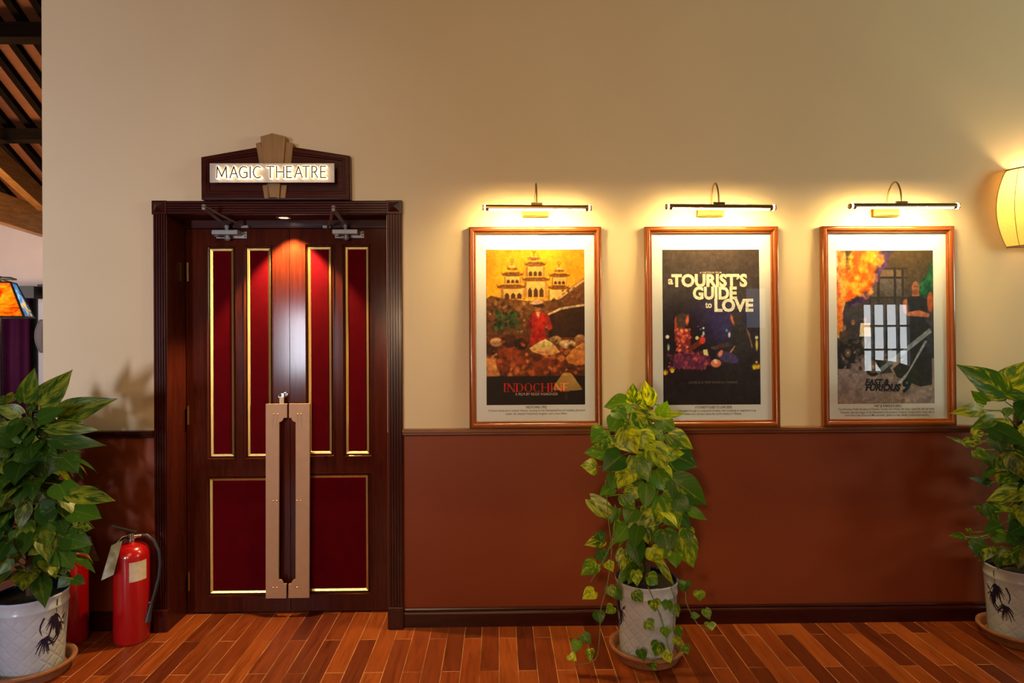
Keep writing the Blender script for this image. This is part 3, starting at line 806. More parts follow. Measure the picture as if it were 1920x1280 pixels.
class Art:
    """printed picture as a fine mesh with a colour per vertex; crop coordinates of the photo are mapped onto the print"""
    NX = 176

    def __init__(s, box, w, h):
        s.b = box; s.w = w; s.h = h; s.nx = s.NX; s.ny = int(s.NX * h / w)
        l, t, r, bt = box
        s.X, s.Y = np.meshgrid(np.linspace(l, r, s.nx), np.linspace(t, bt, s.ny)); s.im = np.zeros((s.ny, s.nx, 3))
        s.dx = (r - l) / (s.nx - 1); s.dy = (bt - t) / (s.ny - 1); s.rg = np.random.RandomState(4); s.T = MB(); s.T2 = MB(); s.k = 0

    def map(s, x, y):
        l, t, r, bt = s.b
        return ((x - l) / (r - l) - 0.5) * s.w, (0.5 - (y - t) / (bt - t)) * s.h

    def fbm(s, size, octv=4, seed=0, sx=1.0, sy=1.0):
        rg = np.random.RandomState(seed); out = np.zeros_like(s.X); amp = 1.0; tot = 0
        for o in range(octv):
            u = (s.X - s.b[0]) / (size * sx); v = (s.Y - s.b[1]) / (size * sy)
            G = rg.rand(int(v.max()) + 3, int(u.max()) + 3); iu = u.astype(int); iv = v.astype(int)
            fu = u - iu; fv = v - iv; fu = fu * fu * (3 - 2 * fu); fv = fv * fv * (3 - 2 * fv)
            out += amp * ((G[iv, iu] * (1 - fu) + G[iv, iu + 1] * fu) * (1 - fv) + (G[iv + 1, iu] * (1 - fu) + G[iv + 1, iu + 1] * fu) * fv)
            tot += amp; amp *= 0.55; size /= 2.0
        return out / tot

    def lay(s, mask, rgb, rgb2=None, y0=0, y1=1):
        c = np.array(rgb, float)
        if rgb2 is not None:
            f = np.clip((s.Y - y0) / (y1 - y0 + 1e-6), 0, 1)[..., None]; c = c * (1 - f) + np.array(rgb2, float) * f
        s.im = s.im * (1 - mask[..., None]) + c * mask[..., None]

    def pmask(s, pts):
        m = np.zeros_like(s.X)
        for ox, oy in ((-.25, -.25), (.25, -.25), (-.25, .25), (.25, .25)):
            X = s.X + ox * s.dx; Y = s.Y + oy * s.dy; ins = np.zeros(X.shape, bool)
            for (xa, ya), (xb, yb) in zip(pts, pts[1:] + pts[:1]):
                if ya == yb: continue
                ins ^= ((ya > Y) != (yb > Y)) & (X < (xb - xa) * (Y - ya) / (yb - ya) + xa)
            m += ins / 4.0
        return m

    def poly(s, pts, rgb, rgb2=None):
        ys_ = [p[1] for p in pts]; s.lay(s.pmask(list(pts)), rgb, rgb2, min(ys_), max(ys_))

    def ell(s, cx, cy, rx, ry, rgb, rgb2=None, n=0, a=0.0, soft=0.0, al=1.0):
        dx = s.X - cx; dy = s.Y - cy; u = (dx * cos(a) + dy * sin(a)) / rx; v = (-dx * sin(a) + dy * cos(a)) / ry
        d = np.sqrt(u * u + v * v); e = max(1.5 * s.dx / min(rx, ry), soft)
        s.lay(np.clip((1 + e / 2 - d) / e, 0, 1) * al, rgb, rgb2, cy - ry, cy + ry)

    def scatter(s, n, x0, y0, x1, y1, cols, r0, r1, rnd):
        for _ in range(n):
            r = rnd.uniform(r0, r1)
            s.ell(rnd.uniform(x0, x1), rnd.uniform(y0, y1), r, r * rnd.uniform(.35, 1.5), rnd.choice(cols), None, 0, rnd.uniform(0, 3), 0.7, 0.8)

    def grain(s, size, amt, seed=1, x0=-9e9, y0=-9e9, x1=9e9, y1=9e9, octv=4):
        m = ((s.X >= x0) & (s.X <= x1) & (s.Y >= y0) & (s.Y <= y1))[..., None]; f = 1 + amt * 2 * (s.fbm(size, octv, seed) - 0.5)[..., None]
        s.im = np.where(m, s.im * f, s.im)

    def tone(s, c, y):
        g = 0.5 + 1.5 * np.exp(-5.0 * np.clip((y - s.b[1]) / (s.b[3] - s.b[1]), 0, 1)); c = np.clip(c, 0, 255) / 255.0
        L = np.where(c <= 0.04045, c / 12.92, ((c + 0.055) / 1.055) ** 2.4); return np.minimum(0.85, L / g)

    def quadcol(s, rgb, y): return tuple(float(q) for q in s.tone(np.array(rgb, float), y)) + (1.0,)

    def tpoly(s, pts, rgb):
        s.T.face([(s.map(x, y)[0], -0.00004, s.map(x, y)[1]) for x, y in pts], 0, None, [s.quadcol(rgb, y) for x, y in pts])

    def text(s, t, x0, x1, yb, cap, rgb, bold=0.0, shear=0.0, small=False):
        X0, Z = s.map(x0, yb); X1, _ = s.map(x1, yb); _, Z1 = s.map(x0, yb - cap)
        put_text(s.T2 if small else s.T, t, X0, X1, Z, Z1 - Z, -0.00004, bold, shear, s.quadcol(rgb, yb))

    def build(s, parent, off):
        V = np.zeros((s.ny, s.nx, 3)); V[..., 0] = (s.X - s.b[0]) / (s.b[2] - s.b[0]) * s.w - s.w / 2; V[..., 2] = s.h / 2 - (s.Y - s.b[1]) / (s.b[3] - s.b[1]) * s.h
        V = (V + np.array(off)).reshape(-1, 3); idx = np.arange(s.ny * s.nx).reshape(s.ny, s.nx)
        F = np.stack([idx[1:, :-1], idx[1:, 1:], idx[:-1, 1:], idx[:-1, :-1]], -1).reshape(-1, 4)
        me = bpy.data.meshes.new('poster_print'); me.from_pydata(V.tolist(), [], F.tolist()); me.materials.append(M['print'])
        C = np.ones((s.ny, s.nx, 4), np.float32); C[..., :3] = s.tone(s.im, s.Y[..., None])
        a = me.color_attributes.new('Col', 'FLOAT_COLOR', 'POINT'); a.data.foreach_set('color', C.ravel())
        o = link('poster_print', me, parent)
        for nm, q in (('title_lettering', s.T), ('tagline_lettering', s.T2)):
            q.v = [(x + off[0], y + off[1], z + off[2]) for x, y, z in q.v]
            if q.v: obj(nm, q, M['print'], o, local=True, recalc=False)
        return o


# ------------------------------------------------------------------ framed posters
def picture(name, label, cor, inner, prn, lean, art, caps):
    """cor = outer corners (left, right, top, bottom) in the photo at the wall; inner opening and print the same way"""
    yb = -0.012; fw = 0.030
    zt = at((cor[0] + cor[1]) / 2, cor[2], -0.03).z; zb = 1.057
    h = zt - zb
    xc = (at(cor[0], cor[2], -0.03).x + at(cor[1], cor[2], -0.03).x) / 2; w = at(cor[1], cor[2], -0.03).x - at(cor[0], cor[2], -0.03).x
    d = thing(name, (xc, -0.003 - h * sin(lean), zb), label, 'framed poster', 'framed posters on the cream wall')
    d.rotation_euler = (-lean, 0, 0)
    hw = w / 2; D = 0.036
    b = MB()
    prof = [(0.0, 0.0), (0.0, -D * 0.72), (0.004, -D * 0.92), (0.010, -D), (0.018, -D * 0.97), (0.026, -D * 0.80), (0.029, -D * 0.62), (0.030, -D * 0.66), (0.034, -D * 0.66), (0.037, -D * 0.5), (0.037, -0.006)]
    loops = [[(-hw + i, y, i), (hw - i, y, i), (hw - i, y, h - i), (-hw + i, y, h - i)] for i, y in prof]
    for a, c in zip(loops, loops[1:]):
        for k in range(4): b.face([a[k], a[(k + 1) % 4], c[(k + 1) % 4], c[k]], k % 2)
    fr = obj('frame', b, [M['framex'], M['frame']], d, local=True, smooth=True); fr['label'] = 'glossy orange-brown wooden frame'
    b = MB(); iw = hw - 0.033
    b.box(-iw, iw, -0.010, -0.006, 0.033, h - 0.033); obj('mount_sheet', b, M['mat'], d, local=True)
    # print rectangle in local coordinates
    def loc(px, py): q = at(px, py, -0.03); return q.x - xc, (q.z - zb)
    l, t = loc(prn[0], prn[2]); r, bt = loc(prn[1], prn[3]); kz = 1.0
    A = art((r - l), (t - bt))
    A.build(d, ((l + r) / 2, -0.0103, (t + bt) / 2))
    b = MB()
    for s, x0, x1, yb_, cap, bold in caps:
        X0, Z = loc(x0, yb_); X1, _ = loc(x1, yb_)
        put_text(b, s, X0, X1, Z, cap * 0.00282, -0.0104, bold)
    obj('caption', b, M['ink'], d, local=True, recalc=False)
    b = MB(); lx, lz = loc((prn[0] + prn[1]) / 2 - 0.5, 450)
    u = 0.00282
    def st(p, q, ww):
        p, q = Vector(p), Vector(q); dd = (q - p).normalized(); n = Vector((-dd.y, dd.x)) * ww
        b.face([(lx + v.x, -0.0104, lz + v.y) for v in (p - n, q - n, q + n, p + n)])
    for p, q in (((-6 * u, -0.6 * u), (-0.4 * u, 3.6 * u)), ((-0.4 * u, 3.6 * u), (6 * u, -0.6 * u)), ((-3.4 * u, -2 * u), (3.4 * u, -2 * u)), ((-3.2 * u, -2 * u), (-3.4 * u, -6.6 * u)), ((3.2 * u, -2 * u), (3.4 * u, -6.6 * u)), ((-3.6 * u, -6.6 * u), (3.6 * u, -6.6 * u)), ((-6 * u, -0.6 * u), (-6.6 * u, -1.6 * u)), ((6 * u, -0.6 * u), (6.6 * u, -1.6 * u))): st(p, q, 0.45 * u)
    put_text(b, 'VICTORIA', lx - 10 * u, lx + 10 * u, lz - 11.2 * u, 2.4 * u, -0.0104)
    obj('logo', b, M['logo'], d, local=True, recalc=False)
    b = MB(); b.face([(-iw, -0.0145, 0.034), (iw, -0.0145, 0.034), (iw, -0.0145, h - 0.034), (-iw, -0.0145, h - 0.034)]); obj('glass', b, M['glass'], d, local=True)
    return d


SER = {'I': ([(.5, 0, .5, 1, 1)], 0.45), 'N': ([(.1, 0, .1, 1, .35), (.9, 0, .9, 1, .35), (.1, 1, .9, 0, 1)], 1.15), 'D': ([(.12, 0, .12, 1, 1)], 1.1), 'O': ([], 1.15), 'C': ([], 1.05), 'H': ([(.12, 0, .12, 1, 1), (.88, 0, .88, 1, 1), (.12, .5, .88, .5, .3)], 1.15), 'E': ([(.15, 0, .15, 1, 1), (.15, .97, .95, .97, .3), (.15, .5, .75, .5, .3), (.15, .03, .98, .03, .3)], 0.95)}


def serif_word(A, word, x0, x1, yb, cap, rgb):
    tot = sum(SER[c][1] for c in word) + 0.14 * (len(word) - 1); k = (x1 - x0) / tot; x = x0; sw = cap * 0.085
    for c in word:
        w = SER[c][1] * k
        for ax, az, bx, bz, t in SER[c][0]:
            p = Vector((x + ax * w, yb - az * cap)); q = Vector((x + bx * w, yb - bz * cap)); d = (q - p).normalized(); n = Vector((-d.y, d.x)) * sw * t
            A.tpoly([tuple(p - n), tuple(q - n), tuple(q + n), tuple(p + n)], rgb)
            if abs(ax - bx) < 0.01:
                for e in (p, q): A.tpoly([(e.x - cap * .17, e.y - cap * .02), (e.x + cap * .17, e.y - cap * .02), (e.x + cap * .17, e.y + cap * .02), (e.x - cap * .17, e.y + cap * .02)], rgb)
        def arc(cx, rx, ry, a0, a1, n=22):
            for i in range(n):
                t0 = a0 + (a1 - a0) * i / n; t1 = a0 + (a1 - a0) * (i + 1) / n
                g = lambda t: sw * (0.35 + 1.5 * abs(cos(t)) ** 1.3)
                A.tpoly([(cx + rx * cos(t0), yb - cap / 2 - ry * sin(t0)), (cx + rx * cos(t1), yb - cap / 2 - ry * sin(t1)), (cx + (rx - g(t1)) * cos(t1), yb - cap / 2 - (ry - sw * .5) * sin(t1)), (cx + (rx - g(t0)) * cos(t0), yb - cap / 2 - (ry - sw * .5) * sin(t0))], rgb)
        if c == 'O': arc(x + w / 2, w * .48, cap * .52, 0, 2 * pi)
        if c == 'C':
            arc(x + w / 2, w * .48, cap * .52, 0.75, 2 * pi - 0.75)
            for sg_ in (1, -1): A.tpoly([(x + w * .82, yb - cap / 2 - sg_ * cap * .50), (x + w * .87, yb - cap / 2 - sg_ * cap * .50), (x + w * .87, yb - cap / 2 - sg_ * cap * .26), (x + w * .84, yb - cap / 2 - sg_ * cap * .26)], rgb)
        if c == 'D': arc(x + w * .35, w * .60, cap * .5, -pi / 2, pi / 2)
        x += w + 0.14 * k


def art_one(w, h):
    A = Art((136, 340, 632, 1113), w, h); R = random.Random(3)
    A.poly([(136, 340), (632, 340), (632, 620), (136, 620)], (236, 160, 14), (225, 150, 30))
    A.grain(70, 0.16, 3, octv=3)
    DK, CR, BR = (96, 56, 18), (226, 178, 96), (150, 92, 34)
    def roof(cx, y, hw, th):
        A.poly([(cx - hw, y - th * 1.5), (cx - hw * .86, y - th * .2), (cx - hw * .6, y - th * .9), (cx + hw * .6, y - th * .9), (cx + hw * .86, y - th * .2), (cx + hw, y - th * 1.5), (cx + hw * .92, y + th * .5), (cx + hw * .5, y + th), (cx - hw * .5, y + th), (cx - hw * .92, y + th * .5)], DK, (120, 70, 24))
        A.scatter(14, cx - hw * .7, y - th * .8, cx + hw * .7, y + th * .6, [(170, 100, 36), (190, 128, 60), (90, 48, 16)], 1.5, 4, R)
    def body(cx, y0, y1, hw, nw, wh):
        A.poly([(cx - hw, y0), (cx + hw, y0), (cx + hw, y1), (cx - hw, y1)], CR, (206, 150, 74))
        A.poly([(cx - hw, y0), (cx - hw * .78, y0), (cx - hw * .78, y1), (cx - hw, y1)], (150, 104, 50)); A.poly([(cx + hw * .8, y0), (cx + hw, y0), (cx + hw, y1), (cx + hw * .8, y1)], (176, 122, 58))
        for k in range(nw):
            x = cx + (k - (nw - 1) / 2) * hw * 1.5 / nw; ww = hw * .34 / nw * 1.6
            A.poly([(x - ww, y1 - 3), (x - ww, y1 - wh * .7), (x, y1 - wh), (x + ww, y1 - wh * .7), (x + ww, y1 - 3)], (70, 42, 16))
    def finial(cx, y, r):
        A.ell(cx, y - r, r, r, (156, 92, 26)); A.ell(cx, y - r, r * .5, r * .5, (222, 170, 90)); A.poly([(cx - 2, y - 2), (cx + 2, y - 2), (cx + 3, y + 14), (cx - 3, y + 14)], (140, 84, 26))
    # middle gate tower, then the side towers
    A.poly([(366, 342), (378, 350), (390, 342), (381, 362), (376, 362)], (150, 84, 22)); finial(378, 362, 4)
    body(378, 372, 396, 22, 1, 12); roof(378, 384, 33, 6); roof(384, 412, 56, 12); body(384, 426, 474, 48, 3, 28); roof(388, 488, 74, 11); body(386, 498, 580, 58, 3, 52)
    finial(267, 404, 9); body(268, 420, 440, 24, 1, 8); roof(268, 436, 28, 6); roof(270, 462, 58, 11); body(270, 474, 510, 44, 3, 22); roof(262, 524, 76, 12); body(272, 536, 588, 62, 3, 34)
    finial(504, 416, 9); body(504, 430, 452, 20, 1, 8); roof(504, 446, 27, 6); roof(506, 468, 56, 10); body(506, 478, 516, 40, 3, 20); roof(500, 528, 56, 12); body(498, 540, 620, 52, 2, 40)
    # middle ground
    A.poly([(136, 585), (160, 568), (215, 582), (300, 590), (350, 596), (450, 596), (500, 590), (632, 600), (632, 800), (136, 800)], (104, 64, 30), (70, 40, 18))
    A.scatter(150, 140, 585, 480, 760, [(60, 34, 14), (150, 104, 60), (120, 76, 36), (86, 50, 22), (70, 40, 18)], 3, 11, R)
    A.poly([(440, 640), (560, 530), (632, 480), (632, 600), (500, 650)], (110, 66, 34), (80, 44, 22)); A.poly([(494, 580), (618, 492), (632, 486), (632, 498), (500, 592)], (190, 150, 104))
    A.scatter(60, 520, 530, 632, 600, [(70, 38, 18), (130, 80, 44), (96, 56, 28)], 2, 6, R)
    A.poly([(445, 660), (512, 628), (632, 612), (632, 622), (515, 640), (452, 668)], (188, 160, 124)); A.poly([(450, 668), (515, 640), (632, 622), (632, 800), (450, 790)], (52, 28, 16), (38, 20, 12))
    A.scatter(60, 180, 650, 300, 735, [(24, 44, 18), (40, 66, 26), (56, 84, 34), (16, 26, 12)], 5, 14, R)
    # crowd seen from behind with woven hats
    A.poly([(136, 770), (632, 780), (632, 970), (136, 970)], (92, 44, 18), (66, 30, 12))
    for cx, cy, rx, ry, c in ((165, 920, 50, 70, (196, 124, 66)), (265, 900, 80, 82, (120, 48, 20)), (250, 795, 38, 34, (60, 30, 14)), (160, 830, 34, 36, (66, 34, 16)), (440, 920, 80, 66, (112, 46, 18)), (310, 810, 34, 30, (44, 24, 14)), (560, 850, 40, 40, (80, 40, 20)), (485, 790, 30, 20, (150, 110, 70)), (545, 812, 42, 22, (196, 160, 116)), (610, 790, 30, 26, (150, 104, 62)), (185, 800, 30, 22, (190, 140, 96))): A.ell(cx, cy, rx, ry, c, tuple(int(q * .7) for q in c), 16)
    A.scatter(110, 140, 790, 630, 965, [(70, 30, 12), (150, 70, 28), (112, 50, 20), (52, 24, 10), (170, 96, 44)], 4, 15, R)
    # plain standing figure in a red dress and pale hat, faceless
    A.poly([(370, 656), (398, 648), (428, 656), (436, 700), (430, 730), (446, 815), (354, 815), (366, 730), (360, 700)], (164, 32, 20), (132, 20, 14))
    A.poly([(428, 656), (452, 668), (470, 735), (448, 742), (434, 706)], (150, 32, 24)); A.poly([(370, 656), (350, 682), (340, 745), (352, 748), (364, 706)], (112, 28, 20))
    A.poly([(386, 650), (410, 650), (398, 686)], (186, 124, 82)); A.ell(396, 626, 14, 20, (178, 106, 64), (150, 84, 50)); A.ell(398, 616, 34, 13, (52, 30, 20), None, 0, 0.14); A.ell(392, 604, 33, 9, (206, 166, 128), None, 0, -0.1); A.ell(394, 597, 18, 11, (196, 150, 116))
    A.poly([(352, 832), (400, 800), (432, 786), (470, 806), (506, 850), (480, 864), (420, 866), (370, 850)], (214, 172, 112), (176, 120, 66)); A.poly([(536, 880), (572, 836), (620, 806), (632, 806), (632, 915), (590, 918), (548, 906)], (190, 124, 58), (150, 84, 36))
    A.grain(16, 0.42, 8, y0=582, y1=975)
    A.poly([(136, 970), (632, 970), (632, 1113), (136, 1113)], (24, 15, 13), (18, 11, 10))
    serif_word(A, 'INDOCHINE', 220, 553, 1048, 42, (150, 22, 18))
    A.text('A FILM BY REGIS WARGNIER', 280, 495, 1066, 13, (150, 130, 112), small=True)
    return A


def art_two(w, h):
    A = Art((140, 340, 637, 1110), w, h); R = random.Random(5)
    A.poly([(140, 340), (637, 340), (637, 640), (140, 640)], (78, 64, 62), (54, 52, 62)); A.poly([(140, 640), (637, 640), (637, 1110), (140, 1110)], (44, 42, 58), (26, 22, 24))
    A.ell(390, 705, 110, 100, (50, 46, 100), None, 0, 0, 1.6)
    A.ell(390, 740, 60, 70, (52, 48, 116), None, 0, 0, 1.6, .7)
    A.ell(250, 860, 170, 240, (22, 14, 22), None, 0, 0, .8, .85)
    # plain seated pair: one in a patterned dress, one in dark clothes
    A.poly([(214, 664), (240, 652), (262, 664), (262, 706), (250, 740), (232, 760), (206, 740), (202, 700)], (62, 50, 48)); A.ell(266, 690, 8, 25, (176, 84, 64), None, 0, 0.1, .8); A.poly([(200, 690), (208, 664), (214, 720), (200, 760)], (150, 60, 50))
    A.poly([(204, 730), (240, 724), (282, 752), (280, 830), (262, 850), (300, 850), (376, 870), (390, 906), (330, 930), (190, 930), (192, 880), (214, 820), (200, 790)], (120, 40, 44), (72, 30, 60))
    A.scatter(70, 205, 735, 285, 845, [(206, 92, 66), (226, 140, 96), (110, 30, 30), (170, 70, 60)], 3, 8, R); A.scatter(130, 165, 850, 380, 935, [(84, 34, 74), (52, 24, 62), (130, 50, 74), (40, 18, 40), (150, 70, 84)], 3, 9, R)
    A.poly([(262, 830), (340, 780), (352, 800), (280, 848)], (96, 36, 24)); A.ell(342, 790, 16, 18, (170, 50, 40)); A.poly([(334, 770), (342, 764), (346, 774)], (226, 206, 190))
    A.poly([(486, 660), (510, 654), (536, 676), (560, 730), (590, 800), (600, 860), (560, 900), (430, 920), (440, 870), (470, 850), (490, 780), (496, 730)], (46, 46, 54), (34, 32, 40)); A.ell(497, 690, 7, 25, (176, 94, 72), None, 0, -0.3, .8); A.ell(520, 682, 22, 26, (50, 46, 50))
    A.poly([(380, 826), (470, 800), (486, 820), (400, 838)], (70, 54, 52)); A.poly([(480, 850), (508, 816), (511, 820), (486, 858)], (150, 110, 84)); A.poly([(562, 722), (586, 760), (600, 830), (594, 828), (578, 770)], (106, 84, 74))
    A.ell(470, 875, 60, 26, (58, 50, 92), None, 16, .3); A.ell(410, 905, 26, 20, (206, 104, 76)); A.ell(434, 856, 10, 18, (196, 110, 84), None, 12, .5); A.poly([(396, 888), (410, 884), (420, 906), (404, 904)], (230, 200, 170)); A.poly([(345, 838), (366, 836), (372, 868), (348, 862)], (220, 196, 128))
    for x, y, rx, ry, c in ((163, 773, 9, 9, (226, 220, 180)), (168, 825, 6, 16, (120, 150, 140)), (315, 779, 9, 9, (216, 200, 140)), (348, 730, 5, 5, (180, 210, 220)), (348, 757, 5, 10, (170, 210, 220)), (467, 742, 6, 8, (70, 130, 190)), (480, 764, 5, 12, (206, 220, 220)), (620, 778, 8, 8, (220, 220, 200)), (620, 815, 6, 26, (190, 180, 80)), (618, 900, 5, 5, (226, 190, 110)), (333, 735, 3, 3, (110, 120, 210)), (320, 722, 3, 3, (110, 110, 200))): A.ell(x, y, rx, ry, c)
    A.grain(18, 0.25, 5)
    for cx, cy in ((152, 950), (186, 938), (608, 925), (625, 922)):
        for k in range(5): a = -2.6 + k * 0.52; A.poly([(cx - 6, cy + 12), (cx + 6, cy + 12), (cx + 18 * cos(a), cy + 18 * sin(a))], R.choice([(240, 196, 30), (226, 120, 24), (250, 220, 70)]))
    c = (224, 210, 192)
    A.text('A NETFLIX FILM', 331, 443, 458, 8, (220, 205, 180), 0.01)
    A.text('a', 169, 195, 511, 37, c, 0.03); A.text('TOURIST\u2019S', 186, 575, 522, 57, c, 0.045); A.text('GUIDE', 295, 521, 585, 57, c, 0.045); A.text('to', 358, 392, 629, 30, c, 0.03); A.text('LOVE', 405, 605, 646, 57, c, 0.045)
    A.text('LOVE IS A TRIP WORTH TAKING', 272, 520, 1005, 11, (84, 80, 80), small=True)
    return A


def art_three(w, h):
    A = Art((136, 344, 632, 1102), w, h); R = random.Random(9)
    A.poly([(136, 344), (632, 344), (632, 660), (136, 660)], (84, 66, 42), (52, 50, 62)); A.poly([(136, 660), (632, 660), (632, 900), (136, 900)], (50, 50, 62), (34, 34, 44)); A.poly([(136, 880), (632, 880), (632, 1102), (136, 1102)], (104, 92, 96), (118, 106, 106))
    A.scatter(120, 140, 900, 630, 1098, [(96, 86, 92), (126, 114, 112), (110, 98, 100)], 6, 26, R)
    # dim window grid of a hall
    for x in (300, 345, 430, 470): A.poly([(x, 430), (x + 10, 430), (x + 10, 760), (x, 760)], (40, 36, 44))
    for y in (430, 475, 575, 690): A.poly([(260, y), (500, y), (500, y + 8), (260, y + 8)], (40, 36, 44))
    for x0, x1 in ((312, 342), (358, 428), (442, 468)): A.poly([(x0, 486), (x1, 486), (x1, 572), (x0, 572)], (92, 86, 88), (70, 66, 72)); A.poly([(x0, 440), (x1, 440), (x1, 472), (x0, 472)], (110, 92, 76))
    # coloured smoke
    A.poly([(136, 344), (152, 344), (176, 420), (180, 600), (152, 700), (136, 700)], (250, 236, 196), (206, 190, 170))
    def sm(a, b, x): q = np.clip((x - a) / (b - a), 0, 1); return q * q * (3 - 2 * q)
    n1, n2 = A.fbm(60, 5, 2), A.fbm(34, 5, 6)
    def smoke(w, c0, c1):
        m = sm(0.42, 0.62, w + (n1 - 0.5) * 0.75); f = sm(0.3, 0.7, n2)[..., None]; A.im = A.im * (1 - m[..., None]) + (np.array(c0) * (1 - f) + np.array(c1) * f) * m[..., None]
    band = lambda x0, y0, x1, y1, hw: 1 - np.clip(np.abs((A.X - x0) * (y1 - y0) - (A.Y - y0) * (x1 - x0)) / math.hypot(x1 - x0, y1 - y0) / hw, 0, 2) * 0.5
    lim = lambda y, k: np.where(A.Y > y, np.clip(1 - (A.Y - y) / k, 0, 1), 1.0)
    smoke(band(390, 330, 200, 640, 44) * lim(600, 60), (36, 30, 64), (92, 58, 124))
    smoke(band(290, 330, 160, 620, 86) * lim(560, 90) + 0.02, (214, 92, 10), (250, 176, 52))
    smoke(band(160, 500, 145, 800, 26) * lim(760, 60), (206, 100, 40), (246, 186, 96))
    smoke(band(640, 430, 560, 620, 34) * lim(560, 60), (14, 60, 42), (40, 106, 70))
    # plain shapes: standing figure in dark vest, small seated figures, machinery
    A.poly([(526, 550), (558, 550), (562, 585), (520, 585)], (150, 92, 66)); A.ell(541, 530, 20, 32, (160, 104, 78), (128, 80, 62)); A.ell(541, 552, 15, 12, (96, 62, 50), None, 0, 0, 1.2, .8); A.ell(541, 524, 16, 4, (100, 64, 50), None, 0, 0, 1.2, .8); A.poly([(478, 590), (512, 572), (570, 572), (606, 590), (600, 650), (580, 740), (500, 740), (486, 660)], (32, 32, 42)); A.poly([(474, 592), (496, 584), (500, 650), (560, 640), (612, 660), (606, 676), (500, 668), (476, 650)], (150, 92, 70)); A.ell(616, 600, 16, 50, (150, 76, 48))
    A.poly([(486, 700), (590, 700), (600, 960), (560, 900), (500, 900)], (28, 28, 36))
    for cx, top, c in ((172, 740, (60, 50, 50)), (218, 712, (50, 46, 52)), (280, 700, (186, 174, 160))):
        A.ell(cx, top - 12, 10, 14, (130, 90, 72)); A.poly([(cx - 24, top + 4), (cx + 24, top + 4), (cx + 30, top + 70), (cx - 30, top + 70)], c); A.poly([(cx - 26, top + 70), (cx + 34, top + 70), (cx + 26, top + 190), (cx - 34, top + 190)], (26, 25, 32))
    A.scatter(90, 150, 790, 420, 930, [(24, 24, 30), (70, 66, 72), (40, 38, 46), (120, 110, 112), (90, 60, 50)], 4, 16, R)
    A.poly([(310, 760), (600, 700), (620, 730), (330, 800)], (30, 30, 40)); A.poly([(300, 810), (330, 800), (420, 950), (300, 960)], (40, 38, 46)); A.poly([(420, 930), (520, 850), (620, 860), (620, 1010), (560, 1020), (440, 970)], (30, 28, 34))
    for cx, cy, r in ((318, 920, 40), (190, 850, 28)):
        A.ell(cx, cy, r, r * 1.2, (24, 23, 27), None, 18); A.ell(cx, cy, r * .62, r * .8, (76, 66, 62), None, 16); A.ell(cx, cy, r * .2, r * .25, (140, 110, 80))
    A.poly([(330, 945), (610, 730), (622, 750), (350, 955)], (110, 124, 140), (92, 104, 120)); A.poly([(500, 940), (585, 790), (598, 796), (470, 1000), (440, 1004)], (110, 122, 138), (130, 138, 150))  # pale diagonal bars: a reflection on the glass, painted into the print
    A.grain(14, 0.22, 12)
    A.text('FAST &', 276, 400, 1009, 27, (20, 22, 30), 0.055, 0.25); A.text('FURIOUS', 277, 455, 1037, 29, (20, 22, 30), 0.055, 0.25); A.text('9', 458, 506, 1044, 62, (24, 30, 42), 0.05, 0.2); A.text('THE FAST SAGA', 350, 452, 1044, 8, (20, 20, 26), 0.03, 0.2, True)
    return A


picture('framed_poster', 'framed poster with yellow sky, temple towers and red lettering, nearest the door', (878.8, 1127.2, 425, 800), None, (911, 1097.5, 467.5, 758.5), 0.010, art_one,
        [('INDOCHINE (1992)', 986.5, 1025.5, 765.6, 4.4, 0.02), ('A French drama set in colonial Vietnam, focusing on the intertwined lives of a wealthy plantation', 915.5, 1097.5, 772, 4.2, 0.004), ('owner, her adopted Vietnamese daughter, and a naval officer.', 948, 1064, 777.8, 4.2, 0.004)])
picture('framed_poster', 'framed dark blue-grey poster with large cream lettering, middle of the three', (1209.6, 1459.2, 424.3, 799.5), None, (1242.8, 1426.5, 467.5, 758), 0.016, art_two,
        [('A TOURIST\u2019S GUIDE TO LOVE (2023)', 1303.5, 1372.5, 765.6, 4.4, 0.02), ('An executive goes through an unexpected breakup, then accepting an assignment to go', 1256, 1418, 772, 4.2, 0.004), ('undercover and learn about the tourist industry in Vietnam.', 1284, 1391, 777.8, 4.2, 0.004)])
picture('framed_poster', 'framed poster with orange smoke and grey hall, rightmost of the three', (1541, 1789.4, 423.5, 798.5), None, (1571, 1754, 469, 756), 0.010, art_three,
        [('FAST & FURIOUS 9 (2021)', 1641, 1692, 763.2, 4.4, 0.02), ('Fast & Furious 9 tells the story of Dominic Toretto (Vin Diesel) who lives a quiet life with his family.', 1574, 1754.5, 769.4, 4.2, 0.004), ('However, the calm begins to be disturbed by the presence of Jakob Toretto (John Cena) who is', 1577, 1754, 775.2, 4.2, 0.004), ('none other than Dom and Mia\u2019s brother. Jakob is a very deadly professional assassin.', 1585, 1744, 780.6, 4.2, 0.004)])

